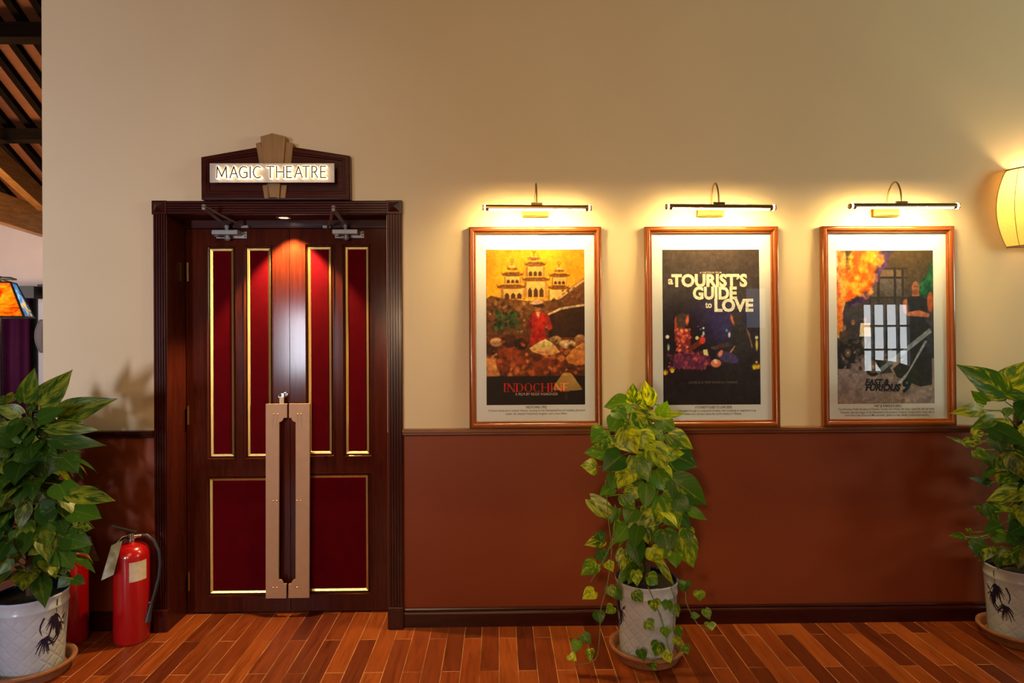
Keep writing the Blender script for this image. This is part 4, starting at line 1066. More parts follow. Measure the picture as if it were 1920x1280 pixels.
# ------------------------------------------------------------------ picture lights
def picture_light(tl, tr, ty0, ty1, pl, pr, pt, pb, arm_px, label):
    yt = -0.165
    A_ = at(tl, ty0, yt); B_ = at(tr, ty1, yt); c = at((pl + pr) / 2, pb, -0.028)
    d = thing('picture_light', ((at(pl, pt, 0).x + at(pr, pt, 0).x) / 2, 0, c.z), label, 'picture light', 'brass picture lights above the posters')
    p0 = at(pl, pt, -0.028); p1 = at(pr, pb, -0.028)
    b = MB(); zt = p0.z + 0.016
    b.box(p0.x, p1.x, -0.028, -0.0005, p1.z, zt); bp = obj('back_plate', b, M['brassp'], d, bevel=0.0025)
    b = MB(); b.ring(p0.x + 0.003, p1.x - 0.003, p1.z + 0.003, zt - 0.003, [(0, -0.028), (0, -0.0295), (0.003, -0.031), (0.006, -0.0295)]); b.face([(p0.x + 0.009, -0.0295, p1.z + 0.009), (p1.x - 0.009, -0.0295, p1.z + 0.009), (p1.x - 0.009, -0.0295, zt - 0.009), (p0.x + 0.009, -0.0295, zt - 0.009)]); obj('raised_panel', b, M['brassp'], bp)
    u = (B_ - A_).normalized(); R = 0.0152; mid = (A_ + B_) / 2
    ex = Vector((0, 1, 0)); ez = Vector((0, 0, 1))
    def pt_(t, ang, r): return A_ + (B_ - A_) * t + (ex * cos(ang) + ez * sin(ang)) * r
    # housing: closed on top, slot along the underside
    b = MB(); a0, a1, n = radians(-8), radians(206), 20
    for t0, t1 in ((0.035, 0.965),):
        V = [pt_(t, a0 + (a1 - a0) * k / n, r) for r in (R, R - 0.0015) for t in (t0, t1) for k in range(n + 1)]
        K = n + 1; F = []
        for k in range(n): F += [(k, k + 1, K + k + 1, K + k), (2 * K + k, 3 * K + k, 3 * K + k + 1, 2 * K + k + 1)]
        for e in (0, n): F.append((e, K + e, 3 * K + e, 2 * K + e))
        b.mesh(V, F)
    for t0, t1 in ((0.030, 0.060), (0.940, 0.970)):
        b.tube([pt_(t0, 0, 0), pt_(t1, 0, 0)], R + 0.0003, 22)
    hs = obj('lamp_tube', b, M['brassl'], d, smooth=True); hs['label'] = 'antique brass lamp tube'
    b = MB(); b.tube([pt_(0.06, 0, 0), pt_(0.94, 0, 0)], R - 0.0022, 16); lt = obj('diffuser', b, M['strip'], d, smooth=True); lt['label'] = 'glowing white diffuser'
    for t0, t1, t2 in ((0.030, 0.014, 0.0), (0.970, 0.986, 1.0)):
        b = MB(); b.tube([pt_(t0, 0, 0), pt_(t1, 0, 0)], R + 0.0012, 20); obj('light_ring', b, M['ringe'], d, smooth=True)
        b = MB(); b.tube([pt_(t1, 0, 0), pt_(t2, 0, 0)], [R, R * 0.92], 20); obj('end_cap', b, M['brassl'], d, smooth=True)
    # gooseneck from plate to tube
    xa = at(arm_px, pt, -0.03).x; z0 = zt - 0.012; ztop = z0 + 0.118
    pts = []
    for k in range(15):
        q = k / 14; a = pi * (1 - q); yy = -0.030 - (0.5 + 0.5 * cos(a)) * 0.125 - 0.0; zz = z0 + sin(a) * 0.118 + (q * (mid.z + 0.028 - z0))
        pts.append((xa, yy, zz))
    b = MB(); b.tube(pts, 0.0042, 10); obj('gooseneck_arm', b, M['brassl'], d, smooth=True)
    b = MB(); b.lathe([(0.0085, 0.0), (0.0085, 0.012)], 12); b.v = [(xa + x, -0.029 - z, z0 + y) for x, y, z in b.v]; obj('arm_socket', b, M['brassl'], d)
    b = MB(); b.tube([(xa - 0.029, -0.157, mid.z + 0.022), (xa + 0.029, -0.157, mid.z + 0.022)], 0.0065, 12); b.tube([(xa - 0.024, -0.160, mid.z + 0.0145), (xa + 0.024, -0.160, mid.z + 0.0145)], 0.004, 8); obj('swivel_block', b, M['brassl'], d, smooth=True)
    return d


picture_light(904.5, 1109, 389.3, 390.3, 979.5, 1028.8, 395, 406, 1003.8, 'brass picture light nearest the door, over the yellow poster')
picture_light(1248, 1454, 387.6, 389.4, 1308.5, 1357, 395, 405.4, 1332.8, 'brass picture light over the dark blue-grey middle poster')
picture_light(1592, 1798, 386.6, 386.2, 1638.5, 1687, 392, 405.4, 1662.8, 'brass picture light over the orange smoke poster, nearest the lantern sconce')

# ------------------------------------------------------------------ lantern wall sconces
def sconce(loc, rz, silk, label, lit):
    d = thing('wall_sconce', loc, label, 'wall lamp')
    d.rotation_euler = (0, 0, rz)
    H = 0.415; n = 24
    prof = []
    for k in range(n + 1):
        t = k / n; prof.append((0.128 + 0.056 * sin(pi * t) ** 0.8, -H / 2 + H * t))
    b = MB(); b.lathe([(r, z) for r, z in prof], 28, (0, 0, 0), 0, pi, 2 * pi); sh = obj('shade', b, silk, d, smooth=True, local=True); sh['label'] = 'ribbed silk lantern shade'
    for k in range(7):
        a = pi + pi * k / 6; b = MB(); b.tube([((r + 0.001) * cos(a), (r + 0.001) * sin(a), z) for r, z in prof], 0.0016, 6); obj('rib', b, M['wire'], d, local=True)
    for z in (-H / 2, H / 2):
        b = MB(); b.tube([(0.128 * cos(pi + pi * k / 24), 0.128 * sin(pi + pi * k / 24), z) for k in range(25)], 0.0048, 8); b.tube([(-0.128, -0.004, z), (0.128, -0.004, z)], 0.003, 6); obj('shade_ring', b, M['wire'], d, local=True, smooth=True)
    b = MB(); b.box(-0.05, 0.05, -0.012, -0.001, -0.09, 0.09); obj('wall_plate', b, M['wire'], d, local=True)
    b = MB(); b.tube([(0, -0.012, 0.02), (0, -0.065, 0.02), (0, -0.07, 0.035)], 0.006, 8); b.lathe([(0.014, 0.0), (0.014, 0.04)], 12, (0, -0.07, 0.035)); obj('lamp_holder', b, M['wire'], d, local=True)
    b = MB(); b.lathe([(0.010, 0.0), (0.022, 0.015), (0.030, 0.035), (0.028, 0.055), (0.015, 0.068), (0.0001, 0.072)], 16, (0, -0.07, 0.075)); obj('bulb', b, lit or M['mat'], d, local=True, smooth=True)
    return d


q = at(1887, 318, 0); xr = q.x + 0.128; zr = (q.z + at(1883, 466, 0).z) / 2
M['bulb'] = emitter('lit_bulb', (1.0, 0.68, 0.28, 1), 260.0)
sconce((xr, -0.0015, zr), 0, M['silk'], 'lit cream silk lantern sconce at the right edge of the wall', M['bulb'])

# ------------------------------------------------------------------ fire extinguishers
def extinguisher(loc, rz, label):
    d = thing('fire_extinguisher', loc, label, 'fire extinguisher', 'red fire extinguishers by the door')
    d.rotation_euler = (0, 0, rz)
    r = 0.084
    b = MB(); b.lathe([(0.0001, 0.004), (0.070, 0.004), (0.076, 0.0), (0.080, 0.004), (r - 0.001, 0.012), (r - 0.001, 0.030), (r, 0.032), (r, 0.435), (0.080, 0.458), (0.066, 0.478), (0.045, 0.490), (0.024, 0.496), (0.020, 0.500), (0.0001, 0.500)], 48)
    obj('cylinder', b, M['exred'], d, local=True, smooth=True)
    b = MB(); b.lathe([(0.020, 0.498), (0.022, 0.502), (0.022, 0.518), (0.016, 0.522), (0.016, 0.545), (0.012, 0.548), (0.0001, 0.548)], 20); b.tube([(0.0, 0, 0.53), (0.045, 0, 0.53)], 0.011, 12); obj('valve', b, M['chrome'], d, local=True, smooth=True)
    b = MB()
    def lever(p, q, w, t):
        p, q = Vector(p), Vector(q); dv = (q - p).normalized(); nrm = Vector((0, 1, 0)); up = nrm.cross(dv) * t; sd = nrm * w
        v = [p - sd - up, p + sd - up, q + sd - up, q - sd - up, p - sd + up, p + sd + up, q + sd + up, q - sd + up]
        b.mesh(v, [(0, 3, 2, 1), (4, 5, 6, 7), (0, 1, 5, 4), (1, 2, 6, 5), (2, 3, 7, 6), (3, 0, 4, 7)])
    lever((0.022, 0, 0.548), (-0.085, 0, 0.590), 0.011, 0.003); obj('lever', b, M['rubber'], d, local=True, bevel=0.001)
    b = MB(); lever((0.010, 0, 0.535), (-0.080, 0, 0.508), 0.011, 0.003); obj('carry_handle', b, M['rubber'], d, local=True, bevel=0.001)
    b = MB(); P = [(0.045, 0, 0.53), (0.070, -0.004, 0.528), (0.100, -0.008, 0.500), (0.124, -0.012, 0.445), (0.132, -0.016, 0.380), (0.126, -0.020, 0.310), (0.108, -0.026, 0.235), (0.092, -0.030, 0.175)]
    b.tube(P, 0.0085, 10); obj('hose', b, M['rubber'], d, local=True, smooth=True)
    b = MB(); b.tube([(0.092, -0.030, 0.178), (0.086, -0.032, 0.150), (0.076, -0.038, 0.095)], [0.010, 0.012, 0.019], 12); obj('nozzle', b, M['rubber'], d, local=True, smooth=True)
    b = MB(); b.tube([(0.096, -0.026, 0.185), (0.074, -0.02, 0.183)], 0.006, 8); obj('hose_clip', b, M['chrome'], d, local=True)
    b = MB(); V = []; n = 10; a0, a1 = radians(-88), radians(-30)
    for k in range(n):
        t0 = a0 + (a1 - a0) * k / n; t1 = a0 + (a1 - a0) * (k + 1) / n
        b.face([(r * 1.006 * cos(t0), r * 1.006 * sin(t0), 0.320), (r * 1.006 * cos(t1), r * 1.006 * sin(t1), 0.320), (r * 1.006 * cos(t1), r * 1.006 * sin(t1), 0.418), (r * 1.006 * cos(t0), r * 1.006 * sin(t0), 0.418)])
    o = obj('paper_label', b, M['paper'], d, local=True); o['label'] = 'pale paper label'
    sw = 0.0006
    b = MB()
    for s in (0, 1): b.face([(x, y - s * 0.001, z) for x, y, z in [(-0.080, -0.050, 0.508), (-0.030, -0.060, 0.528), (-0.062, -0.098, 0.375), (-0.118, -0.088, 0.350)]])
    o = obj('inspection_tag', b, M['tagp'], d, local=True); o['label'] = 'grey card tag hanging from the handle'
    b = MB(); b.tube([(-0.012, 0, 0.535), (-0.035, -0.035, 0.540), (-0.055, -0.055, 0.518)], 0.0012, 5); obj('tag_string', b, M['tagp'], d, local=True)
    return d


q = onfloor(247.5, 1198)
extinguisher((q.x, q.y, 0.0), radians(20), 'red fire extinguisher in plain view beside the door frame, hose on its right')
extinguisher((-2.205, -0.118, 0.0), radians(200), 'red fire extinguisher mostly hidden behind the left potted plant')

# ------------------------------------------------------------------ potted pothos plants
def palm_painting(b, mirror):
    """navy brush painting of palms on the pot wall; local u = arc length, z = height"""
    mz = -1 if mirror else 1
    def rad(z): return 0.127 + 0.018 * min(1, max(0, (z - 0.012) / 0.29)) + 0.0007 + (0.0022 if z > 0.302 else 0)
    def W(u, z, k=0):
        r = rad(z) + 0.00006 * k; a = -pi / 2 + u * mz / 0.137; return (r * cos(a), r * sin(a), z)
    def stroke(pts, w):
        n = len(pts)
        for i in range(n - 1):
            (u0, z0), (u1, z1) = pts[i], pts[i + 1]; d = Vector((u1 - u0, z1 - z0)).normalized(); nn = Vector((-d.y, d.x))
            wa = w * (1 - i / n) * 0.8 + 0.0005; wb = w * (1 - (i + 1) / n) * 0.8 + 0.0005
            b.face([W(u0 - nn.x * wa, z0 - nn.y * wa), W(u1 - nn.x * wb, z1 - nn.y * wb), W(u1 + nn.x * wb, z1 + nn.y * wb), W(u0 + nn.x * wa, z0 + nn.y * wa)], 2)
    def palm(cu, cz, s, n, seed):
        R = random.Random(seed)
        for k in range(n):
            a = 2 * pi * k / n + R.uniform(-.2, .2); L = s * R.uniform(.75, 1.15)
            stroke([(cu + L * t * cos(a), cz + L * t * sin(a) - 0.9 * s * t * t) for t in (0, .3, .6, 1.0)], 0.0034 * s / 0.03)
    palm(0.012, 0.272, 0.036, 13, 1); palm(0.012, 0.266, 0.026, 9, 4); palm(0.042, 0.226, 0.029, 11, 2); palm(-0.024, 0.180, 0.040, 14, 3); palm(-0.024, 0.172, 0.028, 9, 5)
    stroke([(0.012, 0.270), (0.002, 0.238), (-0.004, 0.208), (-0.016, 0.178)], 0.0080); stroke([(0.040, 0.224), (0.034, 0.195), (0.034, 0.168), (0.010, 0.146)], 0.011); stroke([(0.020, 0.262), (0.022, 0.224), (0.026, 0.180), (0.000, 0.150), (-0.022, 0.152)], 0.009)
    stroke([(-0.030, 0.278), (-0.043, 0.250), (-0.046, 0.226), (-0.038, 0.200)], 0.0048); stroke([(0.022, 0.345), (0.021, 0.322), (0.020, 0.300), (0.019, 0.28)], 0.0026)
    for t in (-1, 1): stroke([(0.000, 0.152), (-0.022 * t, 0.149)], 0.004)
    for k in range(4): stroke([(0.050 + 0.004 * k, 0.240), (0.058 + 0.005 * k, 0.252 + 0.004 * k)], 0.0015)


def leaf(mb, B, T, width, facing, droop=0.0, fold=0.25, rnd=None, seg=7):
    """heart-shaped pothos leaf from base B to tip T"""
    B, T = Vector(B), Vector(T); d = (T - B); L = d.length; d.normalize()
    n = Vector(facing); n = (n - d * n.dot(d)); n = n.normalized() if n.length > 1e-4 else d.orthogonal().normalized()
    s = d.cross(n).normalized(); hw = width / 2
    rnd = rnd or random
    prof = [(0.0, 0.40), (0.05, 0.64), (0.11, 0.83), (0.18, 0.95), (0.26, 1.0), (0.35, 0.985), (0.45, 0.91), (0.55, 0.79), (0.65, 0.64), (0.75, 0.46), (0.84, 0.285), (0.92, 0.13), (1.0, 0.0)]
    wav = rnd.uniform(-1, 1) * 0.02 * L; tw = rnd.uniform(-.25, .25)
    rows = []
    for t, w in prof:
        c = B + d * (L * t) - n * (droop * L * (t * t - 0.3 * t) * 1.2) + n * (0.02 * L * sin(pi * t))
        back = -d * (0.12 * L * max(0, 1 - t / 0.22) * (w > 0.3))
        row = []
        for k in (-1.0, -0.5, 0.0, 0.5, 1.0):
            off = s * (hw * w * k); ed = abs(k)
            p = c + off + back * ed + n * (fold * hw * w * (ed - 0.35 * ed * ed)) + n * wav * k * sin(t * 7) + n * (tw * hw * w * k * t)
            row.append(p)
        rows.append((t, row))
    base = len(mb.v); col = (rnd.random(), rnd.random(), rnd.random(), 1)
    for t, row in rows: mb.v += [tuple(p) for p in row]
    for i in range(len(rows) - 1):
        for k in range(4):
            a = base + i * 5 + k
            mb.f.append((a, a + 1, a + 6, a + 5)); mb.m.append(0); mb.col.append(col)
            t0, t1 = rows[i][0], rows[i + 1][0]; k0, k1 = (-1 + k * .5), (-1 + (k + 1) * .5)
            mb.uv.append([(k0, t0), (k1, t0), (k1, t1), (k0, t1)])


def pot_set(X, Y, rz, mirror, plabel, slabel):
    sc = thing('plant_saucer', (X, Y, 0), slabel, 'plant saucer', 'terracotta saucers under the pots')
    b = MB(); b.lathe([(0.0001, 0.0), (0.140, 0.0), (0.150, 0.004), (0.166, 0.040), (0.174, 0.046), (0.180, 0.053), (0.179, 0.061), (0.172, 0.064), (0.163, 0.061), (0.156, 0.052), (0.146, 0.016), (0.130, 0.012), (0.0001, 0.012)], 64)
    o = obj('dish', b, M['terra'], sc, local=True, smooth=True)
    p = thing('potted_pothos', (X, Y, 0.0125), plabel, 'potted plant', 'potted pothos plants along the wall')
    b = MB()
    b.lathe([(0.0001, 0.0), (0.118, 0.0), (0.124, 0.004), (0.127, 0.012)] + [(0.127 + 0.018 * k / 12, 0.012 + 0.290 * k / 12) for k in range(1, 13)] + [(0.1475, 0.306), (0.1475, 0.314), (0.1455, 0.318), (0.1470, 0.350), (0.1505, 0.356), (0.1505, 0.363), (0.148, 0.366)], 72)
    b.lathe([(0.148, 0.366), (0.142, 0.368), (0.138, 0.364), (0.137, 0.330), (0.134, 0.29)], 72, m=1)
    palm_painting(b, mirror)
    pt = obj('pot', b, [M['ceramic'], M['blue'], M['navy']], p, local=True, smooth=True)
    pt.rotation_euler = (0, 0, rz)
    b = MB(); b.lathe([(0.0001, 0.350), (0.05, 0.352), (0.1, 0.346), (0.1372, 0.342)], 32); obj('soil', b, M['soil'], p, local=True, smooth=True)
    return p


def grow(p, leaves, fill, pole_top, vines, seed, crop, bounds, lm, pole=True):
    """leaves = (base x, base y, tip x, tip y, width[, depth]) in the coordinates of a crop of the photo; depth is metres in front of the plant axis"""
    R = random.Random(seed); X, Y = p.location.x, p.location.y
    ox, oy, sc = crop
    b = MB(); pet = MB()
    axis = lambda z: Vector((X, Y, z))
    def P(x, y, dep): return at(ox + x / sc, oy + y / sc, Y - dep)
    ppm = sc * FPX / (Y - CAM.y)
    for it in leaves:
        bx, by, tx, ty, w = it[:5]; dep = it[5] if len(it) > 5 else R.uniform(0.06, 0.14)
        Bp = P(bx, by, dep - 0.02); Tp = P(tx, ty, dep + R.uniform(-0.01, 0.04))
        view = (CAM - Bp).normalized(); f = view + Vector((R.uniform(-.28, .28), 0, R.uniform(0.0, 0.45)))
        leaf(b, Bp, Tp, (1.28 if X < -2 else 1.12) * w / ppm, f, R.uniform(0.0, 0.18), R.uniform(0.12, 0.30), R)
        if it[-1] != 'v':
            z = Bp.z - R.uniform(0.03, 0.09); z = max(z, 0.36); q = axis(z); m1 = (q + Bp) / 2 + Vector((0, 0, 0.03))
            pet.tube([q + Vector((R.uniform(-.02, .02), 0, 0)), m1, Bp], [0.003, 0.0026, 0.002], 5)
    for _ in range(fill):
        z0, z1, rr = bounds; t = R.random(); z = z0 + (z1 - z0) * t; a = R.uniform(0, 2 * pi)
        k = rr * (0.55 + 0.45 * sin(pi * min(1, t * 0.8 + 0.2))); rad_ = R.uniform(0.03, k * 0.62)
        Bp = axis(z) + Vector((cos(a) * rad_, sin(a) * rad_, 0)); out = Vector((cos(a), sin(a), R.uniform(-1.3, .0))).normalized(); L = R.uniform(0.08, 0.13) * (1.25 if rr > 0.24 else 1.0)
        Tp = Bp + out * L
        if Tp.y > -0.03 or (X < -2 and Tp.y > -0.25 and Tp.z < 0.75): continue
        leaf(b, Bp, Tp, L * R.uniform(.6, .78), Vector((cos(a) * 0.9, sin(a) * 0.9, .6)), R.uniform(0.05, 0.25), 0.2, R)
        pet.tube([axis(z - 0.05), (axis(z - 0.03) + Bp) / 2 + Vector((0, 0, 0.02)), Bp], 0.0024, 5)
    obj('foliage', b, lm, p, smooth=True, recalc=False)
    obj('stems', pet, M['stem'], p, smooth=True)
    if pole:
        c = MB(); c.tube([axis(0.33), axis(0.5), axis((pole_top + 0.5) / 2), axis(pole_top)], 0.020, 10); obj('moss_pole', c, M['coir'], p)
    for pts in vines:
        c = MB(); V = [P(*q) for q in pts]
        F = []
        for i in range(len(V) - 1):
            for k in range(4):
                t = k / 4; p0 = V[max(i - 1, 0)]; p1 = V[i]; p2 = V[i + 1]; p3 = V[min(i + 2, len(V) - 1)]
                F.append(0.5 * ((2 * p1) + (p2 - p0) * t + (2 * p0 - 5 * p1 + 4 * p2 - p3) * t * t + (3 * p1 - p0 - 3 * p2 + p3) * t ** 3))
        F.append(V[-1]); c.tube(F, 0.0022, 6); obj('trailing_vine', c, M['stem'], p, smooth=True)


# centre plant
pc = onfloor(1213, 1229)
pC = pot_set(pc.x, -0.335, radians(-86), False, 'tall variegated pothos between the first two posters, vines trailing over its pot', 'terracotta saucer under the middle plant')
LV = [(385, 130, 375, 30, 75), (330, 120, 320, 45, 62), (305, 122, 204, 135, 78), (400, 170, 545, 166, 42), (438, 172, 466, 112, 55), (262, 180, 226, 242, 70), (330, 160, 402, 232, 92), (206, 236, 150, 288, 82), (288, 240, 340, 332, 108), (222, 260, 196, 314, 72), (216, 325, 122, 326, 68), (276, 340, 198, 402, 92), (335, 340, 386, 446, 96), (400, 300, 468, 398, 92), (470, 250, 576, 312, 74), (480, 330, 592, 386, 102), (420, 398, 480, 492, 104), (492, 440, 632, 545, 112), (545, 558, 633, 606, 42), (500, 568, 565, 642, 58), (440, 508, 522, 646, 122), (170, 388, 112, 378, 62), (238, 472, 188, 500, 50), (330, 468, 308, 532, 62), (150, 520, 278, 622, 66), (380, 458, 376, 562, 64), (282, 500, 332, 562, 60), (360, 588, 386, 706, 112), (450, 648, 472, 742, 92), (300, 628, 250, 702, 82), (522, 660, 576, 808, 92), (496, 740, 502, 802, 60), (286, 728, 276, 822, 56), (330, 690, 352, 800, 72), (400, 720, 440, 790, 70), (422, 758, 496, 882, 32), (386, 838, 430, 872, 58), (334, 816, 342, 880, 46),
      (430, 180, 500, 240, 70), (250, 150, 300, 190, 60), (380, 230, 330, 300, 80), (440, 330, 540, 330, 60), (500, 240, 541, 246, 26), (310, 400, 260, 470, 84), (250, 420, 236, 480, 60), (420, 560, 360, 640, 90), (500, 520, 560, 570, 70), (330, 560, 290, 620, 70), (460, 720, 420, 770, 60), (540, 640, 560, 700, 60), (300, 200, 250, 260, 70), (350, 250, 420, 320, 80), (260, 560, 230, 620, 44)]
VL = [(180, 658, 206, 700, 42, .12, 'v'), (202, 690, 126, 706, 50, .12, 'v'), (190, 730, 206, 786, 52, .13, 'v'), (172, 784, 108, 832, 62, .13, 'v'), (216, 780, 242, 818, 42, .13, 'v'), (164, 900, 116, 930, 52, .14, 'v'), (226, 880, 246, 926, 42, .14, 'v'), (246, 890, 278, 942, 44, .14, 'v'), (242, 965, 210, 990, 40, .14, 'v'), (180, 984, 190, 1036, 46, .15, 'v'), (116, 1078, 148, 1120, 42, .16, 'v'), (96, 1104, 80, 1156, 42, .16, 'v'), (62, 1164, 90, 1188, 36, .17, 'v'), (146, 1140, 146, 1188, 36, .17, 'v'),
      (328, 904, 366, 946, 46, .165, 'v'), (410, 934, 416, 986, 46, .165, 'v'), (466, 938, 456, 978, 42, .16, 'v'), (490, 958, 512, 1008, 42, .165, 'v'), (380, 1024, 412, 1062, 46, .165, 'v'), (456, 1050, 466, 1096, 42, .165, 'v'), (506, 1048, 522, 1092, 36, .17, 'v'), (500, 1094, 515, 1126, 34, .17, 'v'), (532, 1124, 552, 1162, 40, .17, 'v'), (430, 1114, 416, 1172, 52, .18, 'v'), (352, 1144, 370, 1188, 42, .18, 'v'), (456, 1148, 482, 1198, 42, .18, 'v'), (396, 1194, 420, 1226, 36, .195, 'v'),
      (540, 858, 530, 906, 48, .15, 'v'), (596, 898, 600, 942, 46, .15, 'v'), (566, 1000, 604, 1002, 24, .15, 'v'), (622, 974, 642, 1018, 36, .15, 'v'), (640, 1030, 650, 1062, 42, .15, 'v')]
grow(pC, LV + VL, 70, 1.18, [[(210, 440, .10), (222, 600, .12), (235, 740, .13), (215, 880, .14), (190, 980, .15), (185, 1100, .16), (165, 1184, .17), (80, 1208, .17)], [(250, 540, .10), (235, 700, .12), (150, 860, .13)], [(385, 880, .158), (420, 960, .160), (445, 1030, .160), (470, 1130, .165), (492, 1180, .175)], [(480, 880, .158), (500, 960, .16), (490, 1060, .165), (520, 1110, .17)], [(505, 850, .12), (540, 905, .15), (545, 950, .15), (590, 1035, .15), (638, 1062, .15)]], 11, (1040, 700, 2.206), (0.42, 1.22, 0.22), M['leaf'])

# left plant (two crops, upper and lower)
pL = pot_set(-2.175, -0.43, radians(68), False, 'large pothos in the left corner in front of the curtain, its palm painting facing right', 'terracotta saucer under the left plant beside the extinguishers')
U = [(275, 410, 376, 68, 150), (425, 460, 788, 80, 205), (640, 590, 1208, 395, 225), (430, 612, 718, 492, 130), (540, 712, 1068, 722, 118), (570, 832, 1118, 892, 150), (150, 345, 60, 450, 80), (230, 560, -60, 470, 130), (215, 830, -70, 722, 205), (230, 842, 404, 832, 165), (500, 965, 480, 1275, 290), (690, 1030, 852, 1190, 190), (200, 1008, 322, 1120, 130), (240, 1140, 330, 1210, 90), (60, 940, -60, 1010, 150), (-20, 400, 46, 440, 100), (80, 640, -40, 860, 160), (330, 700, 300, 900, 150), (280, 1000, 130, 1060, 140), (60, 1080, 140, 1230, 150), (340, 450, 330, 560, 70), (480, 720, 570, 735, 60), (420, 880, 620, 1000, 150)]
Lw = [(650, 50, 752, 248, 205), (780, 150, 1250, 212, 165), (560, 250, 716, 592, 300), (800, 332, 1112, 420, 215), (282, 268, 204, 545, 120), (372, 500, 432, 792, 275), (700, 622, 990, 690, 200), (620, 742, 802, 962, 215), (505, 790, 552, 1005, 205), (160, 640, 20, 842, 170), (0, 420, 106, 605, 160), (800, 1078, 928, 1122, 90), (745, 1058, 622, 1182, 100), (540, 1000, 522, 1062, 80), (100, 860, -20, 1042, 120), (600, 300, 400, 420, 200), (300, 80, 60, 220, 180), (640, 440, 740, 640, 190), (860, 520, 1000, 520, 110), (240, 300, 60, 420, 140), (400, 100, 330, 280, 180), (850, 700, 960, 800, 150), (420, 700, 300, 820, 150), (680, 900, 700, 1040, 120), (200, 560, 150, 700, 120)]
conv = [(x, y + 1280, tx, ty + 1280, w) for x, y, tx, ty, w in Lw]
grow(pL, U + conv, 150, 1.16, [], 5, (0, 680, 5.818), (0.40, 1.22, 0.30), M['leafd'])

# right plant
pR = pot_set(2.630, -0.222, radians(-72), True, 'tall pothos at the right edge beside the last poster', 'terracotta saucer under the right edge plant')
RV = [(365, 190, 199, 90, 92), (372, 180, 444, 72, 95), (366, 196, 470, 206, 42), (300, 225, 240, 184, 42), (282, 255, 172, 267, 50), (326, 290, 244, 322, 44), (318, 320, 470, 392, 62), (248, 350, 292, 340, 46), (216, 380, 150, 355, 13), (216, 378, 292, 376, 36), (258, 408, 304, 446, 42), (345, 430, 414, 474, 80), (312, 530, 241, 511, 28), (440, 555, 298, 597, 66), (322, 640, 250, 618, 50), (300, 610, 342, 684, 58), (240, 745, 314, 772, 42), (276, 792, 234, 758, 34), (216, 732, 163, 726, 28), (240, 716, 220, 700, 20), (330, 718, 372, 752, 50), (350, 690, 290, 712, 44), (390, 720, 440, 770, 60), (310, 770, 290, 820, 50), (350, 780, 340, 850, 50), (400, 800, 360, 840, 46), (430, 770, 420, 850, 56), (440, 690, 380, 720, 60), (370, 300, 330, 345, 56), (420, 330, 470, 350, 60), (400, 420, 440, 520, 70), (330, 350, 360, 420, 60), (380, 620, 330, 640, 40), (440, 440, 460, 540, 70), (400, 500, 350, 530, 50), (430, 620, 440, 690, 60), (300, 420, 330, 480, 40), (460, 230, 420, 300, 70), (470, 600, 500, 660, 80), (480, 720, 520, 790, 80), (470, 790, 500, 850, 70)]
grow(pR, RV, 55, 1.20, [[(345, 690, .08), (290, 730, .11), (238, 735, .12), (214, 731, .12)]], 23, (1700, 640, 2.0), (0.42, 1.24, 0.19), M['leafm'])

# ------------------------------------------------------------------ back room on the left
YF = 5.0
b = MB(); b.box(-9.5, -2.0, YF, YF + 0.15, 0, 3.2); tag(obj('wall_far', b, M['pink']), 'pale pink wall of the back room behind the curtain', 'wall', kind='structure')
rise = 0.60; z0 = 3.10
b = MB()
def roofz(y): return z0 + 0.12 + (YF - y) * rise
b.mesh([(-9.5, YF + 0.1, roofz(YF + .1)), (-2.42, YF + 0.1, roofz(YF + .1)), (-2.42, 0.3, roofz(.3)), (-9.5, 0.3, roofz(.3)), (-9.5, YF + 0.1, roofz(YF + .1) + .04), (-2.42, YF + 0.1, roofz(YF + .1) + .04), (-2.42, 0.3, roofz(.3) + .04), (-9.5, 0.3, roofz(.3) + .04)],
       [(0, 1, 2, 3), (7, 6, 5, 4), (0, 4, 5, 1), (1, 5, 6, 2), (2, 6, 7, 3), (3, 7, 4, 0)])
cl = obj('ceiling', b, M['plank']); tag(cl, 'sloping boarded roof with dark rafters over the back room', 'ceiling', kind='structure')
for k in range(22):
    x = -2.6 - k * 0.24; b = MB(); w = 0.036
    ya, yb_ = YF - 0.02, 0.6
    v = [(x - w, ya, roofz(ya) - .075), (x + w, ya, roofz(ya) - .075), (x + w, ya, roofz(ya) - .001), (x - w, ya, roofz(ya) - .001), (x - w, yb_, roofz(yb_) - .075), (x + w, yb_, roofz(yb_) - .075), (x + w, yb_, roofz(yb_) - .001), (x - w, yb_, roofz(yb_) - .001)]
    b.mesh(v, [(0, 1, 2, 3), (7, 6, 5, 4), (0, 4, 5, 1), (1, 5, 6, 2), (2, 6, 7, 3), (3, 7, 4, 0)]); obj('rafter', b, M['raft'], cl)
for y, hh in ((3.80, 0.057), (2.71, 0.066)):
    b = MB(); b.box(-9.4, -2.43, y - 0.08, y + 0.08, roofz(y) - 0.12 - 2 * hh, roofz(y) - 0.11); obj('purlin', b, M['beam'], cl)
# honey-coloured tie beam and strut
def beam(p, q, w, hgt, mat, name, parent):
    p, q = Vector(p), Vector(q); d = (q - p).normalized(); s = d.cross(Vector((0, 0, 1))).normalized() * w; u = s.cross(d).normalized() * hgt
    v = [a + i * s + j * u for a in (p, q) for i, j in ((-1, 0), (1, 0), (1, 1), (-1, 1))]
    b = MB(); b.mesh(v, [(0, 1, 2, 3), (7, 6, 5, 4), (0, 4, 5, 1), (1, 5, 6, 2), (2, 6, 7, 3), (3, 7, 4, 0)]); return obj(name, b, mat, parent, bevel=0.004)


beam(at(84, 444, 4.6), at(-150, 372, 3.2), 0.06, 0.34, M['tie'], 'tie_beam', cl)
beam(at(80, 395, 4.4), at(-80, 250, 3.0), 0.05, 0.22, M['tie'], 'strut', cl)

